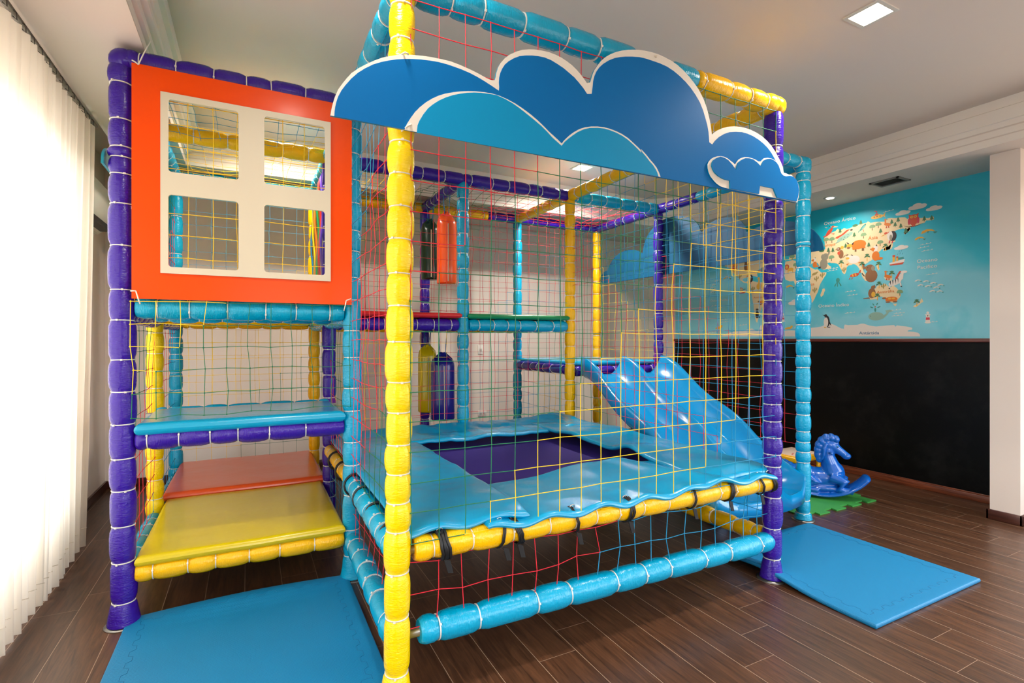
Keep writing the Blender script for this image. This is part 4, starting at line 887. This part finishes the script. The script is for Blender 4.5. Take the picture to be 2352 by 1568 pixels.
toy('toy_truck', 'small toy truck loaded with coloured blocks near the far corner', 'toy', (p.x, p.y, .013), [('chassis', (190, 20, 24), (-.07, .10, -.05, .05, 0, .06)), ('block', (20, 150, 190), (-.05, .05, -.04, .04, .06, .10)), ('block', (250, 200, 20), (-.10, .05, -.04, .04, .17, .185)), ('block', (200, 24, 24), (-.06, -.03, -.03, .03, .10, .17)), ('block', (80, 160, 30), (0, .05, -.03, .03, .10, .17))])
p = at(1474, 1000, Z=.012)
toy('toy_box', 'small dark teal toy box next to the toy truck', 'toy', (p.x, p.y+.1, .013), [('box', (10, 70, 90), (-.06, .06, -.04, .04, 0, .09))])
# ================================================================ world map mural
SEA = mat('mural_sea', (10, 172, 196), .5); tc = nd(SEA, 'ShaderNodeTexCoord')
n1 = nd(SEA, 'ShaderNodeTexNoise', Scale=.9, Detail=5.0, Roughness=.55, Distortion=.5); lk(SEA, tc.outputs['Object'], n1.inputs['Vector'])
sp = nd(SEA, 'ShaderNodeSeparateXYZ'); lk(SEA, tc.outputs['Object'], sp.inputs[0])
ma = nd(SEA, 'ShaderNodeMath', operation='MULTIPLY_ADD'); ma.inputs[1].default_value = -.22; lk(SEA, sp.outputs[2], ma.inputs[0])
ad = nd(SEA, 'ShaderNodeMath', operation='ADD'); ad.inputs[1].default_value = .22; lk(SEA, n1.outputs['Fac'], ad.inputs[0]); lk(SEA, ad.outputs[0], ma.inputs[2])
rp_ = nd(SEA, 'ShaderNodeValToRGB'); e = rp_.color_ramp.elements; e[0].position = .36; e[0].color = srgb(0, 182, 206); e[1].position = .66; e[1].color = srgb(136, 212, 228); x_ = e.new(.5); x_.color = srgb(56, 194, 216)
lk(SEA, ma.outputs[0], rp_.inputs[0]); lk(SEA, rp_.outputs[0], SEA.node_tree.nodes['Principled BSDF'].inputs['Base Color'])
MX = XR-.002
MU = thing('world_map_mural', 'printed world map mural with animals and Portuguese ocean names on the right wall', 'wall mural', (XR, 4.2, 1.572))
MB().box(XR-.002, XR-.0005, 2.10, 6.31, 1.573, ZL-.002).build('sea', SEA, MU)
PAL = {'L': (240, 214, 168), 'W': (236, 226, 216), 'g': (136, 168, 124), 'G': (76, 124, 84), 'k': (124, 92, 62), 'o': (226, 124, 44), 'r': (214, 84, 58), 'b': (150, 104, 70), 'c': (238, 228, 206), 'y': (152, 146, 126), 'd': (52, 48, 52), 'Y': (236, 178, 66), 't': (70, 150, 140), 'a': (150, 186, 170), 'p': (212, 70, 90), 'B': (40, 110, 150), 's': (120, 190, 190), 'm': (170, 150, 90)}
PM = {k: mat('mural_print_'+k, v, .5) for k, v in PAL.items()}
c2 = lambda x, y: (1600+x/3.128, 380+y/3.128)
def wp(x, y, off): p = at(*c2(x, y), X=XR); return Vector((MX-off, p.y, p.z))
def flat(mb, P, mi):
    tr = tessellate_polygon([P]); mb.add(P, [tuple(t)[::-1] for t in tr], mi)
def land(name, s, col, off=.0006, lab=None):
    pts = [tuple(map(float, q.split(','))) for q in s.split()]; m = MB(); flat(m, [wp(x, y, off) for x, y in pts], 0)
    o = m.build(name, PM[col], MU)
    if lab: o['label'] = lab
land('continent', '918,520 932,508 945,500 972,482 1000,470 1015,452 1030,470 1060,450 1080,455 1100,452 1128,436 1150,430 1190,418 1225,410 1232,400 1250,412 1290,405 1330,404 1360,402 1366,388 1375,380 1400,376 1430,378 1470,372 1500,372 1515,385 1530,374 1560,385 1600,378 1630,375 1665,378 1700,365 1706,376 1705,388 1680,394 1650,395 1640,410 1610,420 1585,432 1560,435 1540,440 1536,456 1530,470 1512,482 1500,495 1490,490 1496,470 1510,455 1480,452 1450,460 1425,470 1400,480 1418,510 1430,545 1412,552 1400,560 1396,580 1390,600 1372,606 1350,610 1342,600 1330,600 1322,612 1310,620 1302,632 1290,640 1284,655 1270,670 1256,682 1240,690 1228,700 1210,710 1200,700 1188,706 1180,720 1194,736 1200,760 1212,778 1215,800 1202,794 1190,780 1176,762 1170,740 1156,722 1140,710 1124,708 1110,715 1094,718 1080,730 1078,752 1070,775 1060,780 1050,770 1040,748 1030,730 1022,714 1010,705 990,700 970,700 955,696 940,700 950,716 970,730 952,742 930,745 914,750 900,745 884,722 870,700 850,690 836,700 820,712 800,700 760,690 720,680 700,660 668,680 664,660 700,635 730,628 760,636 800,620 832,617 860,612 890,606 925,602', 'L', lab='Europe and Asia, cream coloured')
land('continent', '640,690 690,680 740,690 790,716 832,738 852,748 870,745 886,760 900,770 920,766 935,768 930,786 920,800 904,826 890,850 884,866 880,880 872,908 860,930 848,958 835,980 815,1000 790,1004 774,980 762,950 752,920 744,890 716,880 700,830 670,832 640,820 630,800 625,780 628,740', 'L', lab='Africa, cream coloured')
land('continent', '200,722 224,704 260,690 320,682 380,680 440,674 500,670 540,668 560,690 540,710 505,716 480,728 460,740 444,750 430,760 436,780 440,800 420,796 400,790 370,798 340,810 330,826 350,836 372,830 366,846 340,842 310,820 300,800 280,786 260,770 246,754 240,740', 'L', lab='North America, cream coloured')
land('continent', '388,840 404,830 440,838 470,838 500,850 520,880 530,910 520,940 500,956 486,990 470,1020 458,1052 450,1080 442,1108 436,1130 428,1120 420,1090 414,1044 410,1000 400,950 392,900', 'L', lab='South America, cream coloured')
land('continent', '1250,965 1240,950 1245,930 1262,902 1290,880 1296,866 1310,860 1330,862 1346,848 1360,850 1372,862 1382,870 1400,872 1410,852 1420,866 1440,880 1458,904 1470,930 1462,946 1450,960 1436,976 1420,985 1400,982 1380,970 1366,958 1350,952 1330,940 1310,944 1290,960 1268,962', 'L', lab='Australia, cream coloured')
for s in ('895,945 890,930 896,912 902,900 905,886 920,882 924,896 918,910 912,930', '1340,615 1352,590 1380,580 1402,560 1414,552 1410,580 1400,600 1380,604 1360,612', '1410,990 1420,994 1440,990 1436,1004 1426,1010', '1556,1016 1566,1004 1590,996 1604,980 1616,952 1624,964 1630,978 1610,990 1596,1004 1576,1018',
          '1300,700 1310,706 1306,724 1318,740 1310,756 1300,744 1292,722', '1190,770 1206,790 1222,812 1230,830 1212,828 1196,806 1186,786', '1346,800 1366,806 1390,812 1410,806 1402,828 1380,826 1356,818', '1490,478 1506,462 1530,444 1536,456 1520,476 1498,496', '960,440 990,434 1020,440 990,446', '922,442 944,446 930,450'):
    land('island', s, 'L')
land('antarctica', '170,1227 220,1206 260,1195 300,1188 330,1190 370,1176 400,1170 424,1186 440,1190 452,1168 460,1150 468,1142 470,1180 480,1200 540,1194 600,1190 660,1184 720,1185 780,1174 830,1165 866,1162 900,1155 930,1140 960,1135 990,1144 1020,1160 1040,1170 1060,1172 1060,1154 1066,1142 1090,1146 1110,1145 1156,1144 1180,1136 1200,1135 1246,1150 1290,1156 1356,1150 1420,1145 1430,1158 1440,1148 1470,1152 1510,1156 1550,1165 1550,1178 1520,1184 1516,1192 1560,1194 1590,1200 1604,1212 1608,1227', 'W', .0007, 'white Antarctica along the ledge')
def ell(cx, cy, rx, ry, rot=0, n=16): return [(cx+rx*math.cos(t)*math.cos(rot)-ry*math.sin(t)*math.sin(rot), cy+rx*math.cos(t)*math.sin(rot)+ry*math.sin(t)*math.cos(rot)) for t in [2*PI*k/n for k in range(n)]]
E = lambda c, *a: (c, ell(*a)); Pg = lambda c, s: (c, [tuple(map(float, q.split(','))) for q in s.split()])
IC = {
 'pine': [Pg('k', '-.05,0 .05,0 .05,.2 -.05,.2'), Pg('G', '-.34,.18 .34,.18 0,.62'), Pg('G', '-.26,.42 .26,.42 0,.84'), Pg('G', '-.18,.66 .18,.66 0,1')],
 'tree': [Pg('k', '-.05,0 .05,0 .04,.5 -.04,.5'), E('g', 0, .66, .36, .28), E('g', -.18, .56, .2, .18), E('g', .2, .58, .2, .18)],
 'palm': [Pg('Y', '-.06,0 .06,0 .05,.6 -.02,.6'), Pg('G', '0,.6 -.42,.42 -.3,.7 0,.72'), Pg('G', '0,.6 .42,.42 .3,.7 0,.72'), Pg('G', '0,.62 -.3,.9 -.02,1 .3,.9')],
 'cactus': [E('m', 0, .45, .11, .45), E('m', -.28, .5, .09, .2), E('m', .28, .6, .09, .2), Pg('m', '-.34,.32 0,.22 0,.34 -.3,.44'), Pg('m', '.34,.42 0,.3 0,.42 .3,.54')],
 'cloud': [E('W', -.3, .35, .24, .24), E('W', 0, .5, .3, .34), E('W', .32, .42, .24, .24), E('W', 0, .24, .5, .18)],
 'wave': [Pg('W', '-.5,.3 -.3,.38 -.22,.6 -.16,.4 .02,.42 .1,.66 .16,.44 .34,.48 .42,.7 .46,.5 .5,.46 .34,.42 .14,.36 -.02,.34 -.2,.32 -.4,.24')],
 'owl': [E('r', 0, .5, .32, .42), Pg('r', '-.34,.62 -.38,1 -.2,.92 0,.94 .2,.92 .38,1 .34,.62'), E('p', -.34, .44, .1, .26), E('p', .34, .44, .1, .26), E('Y', -.14, .76, .12, .1), E('Y', .14, .76, .12, .1), E('d', -.12, .76, .03, .04), E('d', .12, .76, .03, .04), Pg('k', '-.8,.2 -.4,.06 .2,.06 .8,.16 .2,0 -.4,0'), Pg('r', '-.12,.1 -.02,.1 -.06,-.06'), Pg('r', '.02,.1 .12,.1 .06,-.06')],
 'bison': [E('o', .12, .52, .42, .36), Pg('o', '-.28,.3 .5,.3 .5,.16 .2,.2 -.2,.16'), E('Y', -.42, .52, .16, .16), E('b', -.46, .38, .1, .09), Pg('d', '-.5,.66 -.6,.9 -.42,.7'), Pg('d', '-.3,.62 -.14,.8 -.2,.56'), Pg('k', '-.1,.18 0,.18 0,0 -.1,0'), Pg('k', '.3,.2 .42,.2 .42,0 .3,0')],
 'elephant': [E('y', 0, .32, .26, .32), E('y', -.12, .72, .2, .2), E('y', .06, .74, .12, .14), Pg('y', '-.26,.7 -.4,.86 -.46,1.02 -.36,.98 -.2,.8'), E('d', -.16, .76, .015, .02), Pg('d', '.18,.2 .36,.18 .36,.1 .2,.1')],
 'elephant2': [E('b', 0, .34, .34, .34), E('b', -.08, .76, .24, .2), Pg('b', '-.26,.76 -.46,.72 -.5,1.04 -.42,1.02 -.36,.86 -.2,.92'), E('d', -.2, .8, .02, .02), E('y', .1, .74, .1, .14)],
 'fox': [E('o', 0, .3, .26, .32), E('o', .22, .1, .26, .1), Pg('W', '-.2,.6 .1,.62 .16,.92 -.1,1 -.2,.8'), Pg('o', '-.16,.6 -.38,.78 -.2,.9 -.04,.82'), E('d', -.34, .8, .03, .03), Pg('d', '.0,.98 .06,1.08 .1,.94')],
 'mouse': [E('b', .05, .35, .2, .34), E('b', -.14, .78, .18, .14), E('Y', .14, .86, .13, .13), E('r', -.12, .46, .12, .14), E('W', -.18, .8, .04, .05), E('d', -.36, .76, .03, .03), Pg('b', '.2,.1 .5,.3 .44,.5 .5,.28 .2,.04')],
 'sheep': [E('W', .1, .4, .36, .32), E('W', -.14, .56, .26, .2), E('Y', -.3, .56, .12, .1), E('d', -.32, .84, .08, .03, .6), E('d', -.02, .78, .08, .03, -.6), Pg('o', '-.4,.1 -.2,.16 -.3,0'), Pg('o', '.34,.1 .5,.16 .44,.04')],
 'vulture': [E('d', .2, .5, .26, .4), E('W', .0, .56, .2, .36), E('y', .06, .4, .1, .24), Pg('r', '-.1,.8 -.34,.7 -.44,.84 -.28,.9 -.14,.84 -.02,.92'), Pg('Y', '-.38,.76 -.66,.6 -.4,.66'), Pg('p', '-.04,.2 .04,.2 0,-.02 -.1,-.02'), Pg('p', '.16,.14 .22,.14 .2,-.04 .1,-.04')],
 'duck': [E('o', .1, .36, .3, .16, -.4), Pg('o', '-.14,.36 .0,.3 -.02,.9 -.14,.9'), E('o', -.08, .9, .1, .08), Pg('g', '.0,.92 .2,.86 .0,.84'), Pg('r', '.0,.2 .06,.2 .06,0 -.06,0'), Pg('r', '.16,.2 .22,.2 .26,0 .14,0')],
 'bird': [E('t', 0, .5, .42, .13, .8), Pg('t', '-.4,.22 -.5,-.02 -.16,.3'), E('s', .06, .5, .26, .06, .8), Pg('r', '-.02,.34 .02,.34 .1,.06 .04,.06')],
 'dragonbeast': [E('a', 0, .4, .5, .18, .55), Pg('r', '-.56,.42 -.4,.36 -.04,.6 .3,.92 .1,.9 -.2,.62 -.44,.52'), E('d', .36, .84, .07, .06), E('G', -.2, .28, .03, .03), E('G', 0, .38, .03, .03), E('G', .18, .52, .03, .03), E('G', -.06, .22, .03, .03), E('G', .16, .36, .03, .03), Pg('a', '-.4,.16 -.54,.0 -.26,.1')],
 'lobster': [E('r', 0, .45, .16, .42, -.6), Pg('r', '.1,.8 .26,1 .38,.92 .3,.84'), Pg('d', '.0,.9 -.02,1.04 .06,.96'), Pg('r', '-.3,.16 -.5,.06 -.4,.0 -.1,.1'), Pg('r', '.1,.24 .4,.2 .34,.12')],
 'zebra': [E('W', -.06, .34, .36, .17, .35), Pg('W', '.14,.36 .36,.5 .4,.9 .2,.8 .06,.5'), E('W', .4, .9, .18, .08), Pg('r', '-.06,.56 .16,.96 .28,.98 .18,.8 .06,.52'), Pg('d', '-.34,.4 -.28,.46 -.28,.18'), Pg('d', '-.2,.46 -.14,.5 -.16,.2'), Pg('d', '-.06,.5 .0,.54 -.02,.24'), Pg('d', '.08,.54 .12,.58 .12,.3'), Pg('W', '-.34,.24 -.26,.22 -.32,.02 -.38,.02'), Pg('W', '.18,.3 .26,.3 .3,.08 .24,.08'), E('d', -.35, .01, .04, .03), E('d', .28, .07, .04, .03)],
 'turtle': [E('o', 0, .5, .36, .3), E('Y', -.1, .56, .1, .1), E('Y', .12, .56, .1, .1), E('b', -.42, .66, .13, .12), E('b', -.2, .14, .14, .08), E('b', .22, .14, .14, .08), Pg('o', '-.38,.36 .38,.36 .3,.24 -.3,.24')],
 'whale': [E('a', 0, .24, .42, .25), Pg('a', '.3,.2 .56,.4 .5,.56 .74,.6 .9,.5 .7,.46 .6,.3 .36,.06'), E('d', -.3, .26, .02, .02), E('t', -.04, .62, .05, .12), E('t', -.24, .78, .1, .03, -.4), E('t', .16, .78, .1, .03, .4), E('t', -.14, .94, .08, .03, -1), E('t', .06, .96, .08, .03, 1), E('r', -.04, .8, .04, .04)],
 'penguin': [E('d', .04, .46, .22, .42), E('W', -.04, .4, .18, .36), E('d', -.06, .88, .12, .1), Pg('d', '-.16,.92 -.34,.96 -.14,.84'), Pg('d', '.2,.6 .4,.14 .2,.3'), E('Y', -.1, .03, .1, .04), E('d', .2, .04, .12, .03)],
 'wombat': [E('b', .1, .4, .26, .38), E('b', .2, .84, .16, .13), E('Y', .2, .3, .14, .2), Pg('b', '-.1,.1 -.5,.06 -.5,.02 0,.02'), Pg('b', '.22,.92 .28,1.04 .32,.92')],
 'sub': [E('Y', 0, .3, .42, .22), Pg('Y', '.34,.34 .56,.6 .5,.3 .56,.04'), Pg('r', '-.16,.46 .1,.46 .06,.66 -.12,.66'), Pg('p', '-.06,.66 -.0,.66 .0,.9 -.16,1 -.18,.92 -.06,.86'), E('d', -.2, .32, .04, .05), E('d', 0, .32, .04, .05), E('d', .2, .32, .04, .05)],
 'ship': [Pg('W', '-.5,.26 .5,.5 .46,.2 -.46,.06'), Pg('r', '-.48,.12 .44,.2 .36,0 -.42,0'), Pg('Y', '-.28,.3 -.12,.34 -.12,.86 -.28,.86'), Pg('r', '-.28,.8 -.12,.8 -.12,1 -.28,1'), Pg('Y', '-.04,.36 .08,.4 .08,.7 -.04,.7'), Pg('r', '-.04,.66 .08,.66 .08,.82 -.04,.82'), Pg('t', '.1,.5 .42,.56 .42,.72 .1,.68')],
 'light': [Pg('W', '-.2,0 .2,0 .14,.66 -.14,.66'), Pg('p', '-.17,.24 .17,.24 .15,.46 -.15,.46'), Pg('W', '-.22,.64 .22,.64 .22,.74 -.22,.74'), E('W', 0, .86, .12, .12), E('k', 0, .6, .04, .07), E('W', 0, .0, .26, .07)],
 'dolphin': [Pg('Y', '-.5,.3 -.4,.66 -.1,.84 .2,.74 .42,.4 .3,.44 .1,.56 -.1,.52 -.3,.34'), Pg('t', '.3,.4 .56,.3 .4,.1 .3,.24'), Pg('t', '-.1,.5 .06,.5 -.06,.3')],
 'fish': [Pg('W', '-.5,.3 -.4,.66 -.1,.84 .2,.74 .42,.4 .3,.44 .1,.56 -.1,.52 -.3,.34'), Pg('t', '.3,.4 .56,.3 .4,.1 .3,.24'), Pg('t', '-.1,.5 .06,.5 -.06,.3')],
 'octopus': [E('t', 0, .7, .2, .26), Pg('t', '-.14,.5 -.4,.1 -.3,.0 -.06,.5'), Pg('t', '.14,.5 .4,.1 .3,.0 .06,.5'), Pg('t', '-.06,.5 -.1,0 .0,.0 .04,.5')],
 'shrimp': [E('r', 0, .4, .4, .2, .2), E('Y', .1, .44, .06, .18, .2), E('Y', -.14, .38, .06, .18, .2), Pg('r', '.3,.5 .46,.9 .56,.96 .5,.6'), Pg('r', '-.4,.2 -.5,-.1 -.34,.06'), Pg('r', '-.2,.2 -.26,-.12 -.14,.06')],
 'lion': [E('Y', .2, .34, .34, .2), E('r', -.2, .66, .26, .3), E('Y', -.2, .64, .15, .18), Pg('Y', '-.1,.2 .0,.2 .0,0 -.1,0'), Pg('Y', '.4,.2 .5,.2 .5,0 .4,0')],
 'lizard': [E('m', 0, .4, .36, .2, .4), E('m', .34, .62, .14, .1), Pg('m', '-.3,.2 -.54,.0 -.2,.1')],
 'giraffe': [E('Y', 0, .26, .26, .26), Pg('Y', '-.1,.4 .06,.4 .06,.86 -.06,.86'), E('Y', -.04, .9, .12, .08)],
 'bear': [E('b', -.1, .45, .24, .45), E('o', .22, .4, .22, .4), E('b', -.1, .86, .16, .14)],
 'raccoon': [E('d', 0, .35, .2, .35), E('y', 0, .8, .18, .14), E('d', 0, .8, .14, .05), Pg('d', '.1,.1 .4,.3 .3,.0')],
 'seal': [E('Y', 0, .3, .44, .18, .3), E('Y', .36, .56, .13, .12)], 'bat': [E('W', 0, .4, .3, .2), E('d', .1, .5, .04, .04)], 'hedge': [E('G', 0, .5, .4, .3)], 'rain': [Pg('B', '-.4,0 -.36,0 -.26,.3 -.3,.3'), Pg('B', '-.1,.1 -.06,.1 .04,.4 0,.4'), Pg('B', '.2,.0 .24,.0 .34,.3 .3,.3'), Pg('B', '-.2,.5 -.16,.5 -.06,.8 -.1,.8'), Pg('B', '.1,.6 .14,.6 .24,.9 .2,.9')],
}
NMS = {'pine': 'printed_pine', 'tree': 'printed_tree', 'palm': 'printed_palm', 'cactus': 'printed_cactus', 'cloud': 'printed_cloud', 'wave': 'printed_waves', 'sub': 'printed_submarine', 'ship': 'printed_ship', 'light': 'printed_lighthouse', 'rain': 'printed_rain', 'dragonbeast': 'printed_reptile', 'hedge': 'printed_bush', 'elephant2': 'printed_elephant', 'light': 'printed_lighthouse'}
cnt = [0]
def icon(k, x, y0, y1, wf=1.0, mir=1):
    """icon whose foot is at crop point x,y1 and top at y0; mirrored when mir = -1"""
    a, b_ = wp(x, y1, 0), wp(x, y0, 0); h = b_.z-a.z; m = MB(); cols = []; cnt[0] += 1
    for i, (c_, pts) in enumerate(IC[k]):
        if c_ not in cols: cols.append(c_)
        flat(m, [Vector((MX-.0009-.00022*i, a.y-mir*px_*h*wf, a.z+pz_*h)) for px_, pz_ in pts], cols.index(c_))
    m.build(NMS.get(k, 'printed_'+k), [PM[c_] for c_ in cols], MU)
def icons(k, s, h, wf=1, mir=1):
    for q in s.split(): x, y = map(float, q.split(',')); icon(k, x, y-h, y, wf, mir)
icons('pine', '1032,488 1134,516 1403,423 1428,442 1449,408 1468,452 1323,488 1637,400 1690,394 1238,588 1072,595 948,626 980,626 1181,428', 38, 1.1)
icons('pine', '1504,490', 44, 1.1)
icons('tree', '932,560 973,556 1200,524 1263,466 1307,450 1320,578 970,686 1461,934 713,740 688,680', 44, 1.2)
icons('hedge', '1140,446 900,628', 30, 1.6)
icons('palm', '1226,684 1040,730 1190,740 1358,610 1403,806 1312,882 1300,968 1308,740 1583,1010', 50, 1.0)
icons('cactus', '904,808 862,834 850,916 1060,770 1344,886 310,820 405,910', 46, 1.0)
icon('owl', 1560, 346, 438, .9); icon('sub', 1298, 322, 388, 1.5); icon('duck', 1364, 380, 450, 1.1, 1); icon('vulture', 1390, 464, 556, 1.0)
icon('bison', 1150, 526, 618, 1.3); icon('mouse', 1034, 578, 670, .95); icon('sheep', 1120, 624, 712, 1.25); icon('fox', 1288, 574, 682, .9)
icon('bird', 1196, 408, 480, 1.0); icon('dragonbeast', 1066, 456, 550, 1.35); icon('lobster', 955, 436, 510, 1.3)
icon('elephant', 914, 622, 748, .85, -1); icon('fox', 850, 664, 732, .9); icon('lizard', 848, 752, 796, 1.3); icon('elephant2', 1256, 704, 838, .9)
icon('shrimp', 1135, 750, 812, 1.3); icon('octopus', 1016, 804, 870, 1.0); icon('ship', 1440, 640, 714, 1.35); icon('zebra', 1434, 758, 880, 1.0)
icon('duck', 1366, 754, 822, 1.2); icon('wombat', 1250, 860, 956, 1.0); icon('turtle', 1400, 930, 988, 1.9, 1); icon('whale', 1290, 990, 1112, 1.0)
icon('penguin', 934, 1066, 1166, .9); icon('light', 1662, 1046, 1128, .9); icon('dolphin', 1668, 446, 500, 1.8); icon('dolphin', 1606, 504, 544, 1.7)
for q in '1593,840 1652,846 1704,858 1756,872 1612,874 1666,880 1726,890 1698,916 1750,918'.split(): x, y = map(float, q.split(',')); icon('fish', x, y-26, y, 1.7)
icon('cloud', 1587, 262, 318, 1.9); icon('cloud', 1706, 280, 326, 2.0); icon('cloud', 1482, 314, 358, 2.0); icon('cloud', 1470, 564, 606, 2.0); icon('rain', 1464, 604, 640, 1.4); icon('cloud', 704, 954, 1006, 1.7)
icons('wave', '1378,338 1646,574 1630,598 1656,620 980,750 976,764 1690,790 1104,914 1120,940 1102,1068 1430,1048 1456,1070 1440,1088 1690,1134 130,1018 156,1034 202,1116 202,1134 110,1210 330,1156', 26, 2.9)
icon('lion', 662, 706, 770, 1.1); icon('bear', 360, 688, 758, .9); icon('owl', 272, 706, 756, .9); icon('vulture', 382, 780, 846, .9); icon('giraffe', 450, 800, 892, .9); icon('turtle', 474, 960, 1004, 1.6); icon('raccoon', 436, 1020, 1098, .9)
icon('ship', 330, 874, 918, 1.4); icon('shrimp', 454, 736, 770, 1.2); icon('seal', 660, 1134, 1184, 1.4); icon('seal', 160, 1130, 1180, 1.4); icon('bat', 716, 1142, 1180, 1.1); icon('light', 626, 1060, 1120, .9); icon('dolphin', 672, 850, 892, 1.6); icon('dolphin', 222, 786, 826, 1.6)
for q in '146,840 126,868 112,890 134,902 116,920'.split(): x, y = map(float, q.split(',')); icon('fish', x, y-22, y, 1.7)
def word(s, x, y, h, col, name='ocean_name', align='CENTER', rough=None):
    """printed word: centre of the line at crop point x,y, cap height h in crop pixels"""
    a = wp(x, y, .0022); hh = (wp(x, y-h, 0).z-a.z)/.70
    cu = bpy.data.curves.new(name, 'FONT'); cu.body = s; cu.size = hh; cu.align_x = align; cu.align_y = 'BOTTOM_BASELINE'; cu.offset = hh*.004; cu.space_character = 1.04
    tmp = bpy.data.objects.new(name, cu); C.objects.link(tmp); bpy.context.view_layer.update()
    me = bpy.data.meshes.new_from_object(tmp.evaluated_get(bpy.context.evaluated_depsgraph_get())); bpy.data.objects.remove(tmp)
    b0 = wloc(MU)
    for v in me.vertices: v.co = Vector((a.x-b0.x, a.y-v.co.x*1.12-b0.y, a.z+v.co.y-b0.z))
    me.materials.clear(); me.materials.append(PM[col]); o = link(name, me, MU); o['label'] = 'printed words '+s if ' ' in s else 'printed word '+s
word('Oceano Ártico', 1027, 408, 22, 'W'); word('Oceano', 1657, 692, 24, 'W'); word('Pacífico', 1657, 738, 24, 'W'); word('Oceano Índico', 984, 1014, 22, 'W')
word('Antártida', 1240, 1212, 21, 'B'); word('Ásia', 1268, 530, 23, 'o', 'continent_name'); word('Europa', 950, 580, 20, 'o', 'continent_name'); word('Austrália', 1358, 914, 19, 'o', 'continent_name')
word('África', 810, 862, 19, 'o', 'continent_name'); word('Oceano Pacífico', 166, 974, 15, 'W'); word('América do Sul', 470, 950, 13, 'o', 'continent_name')
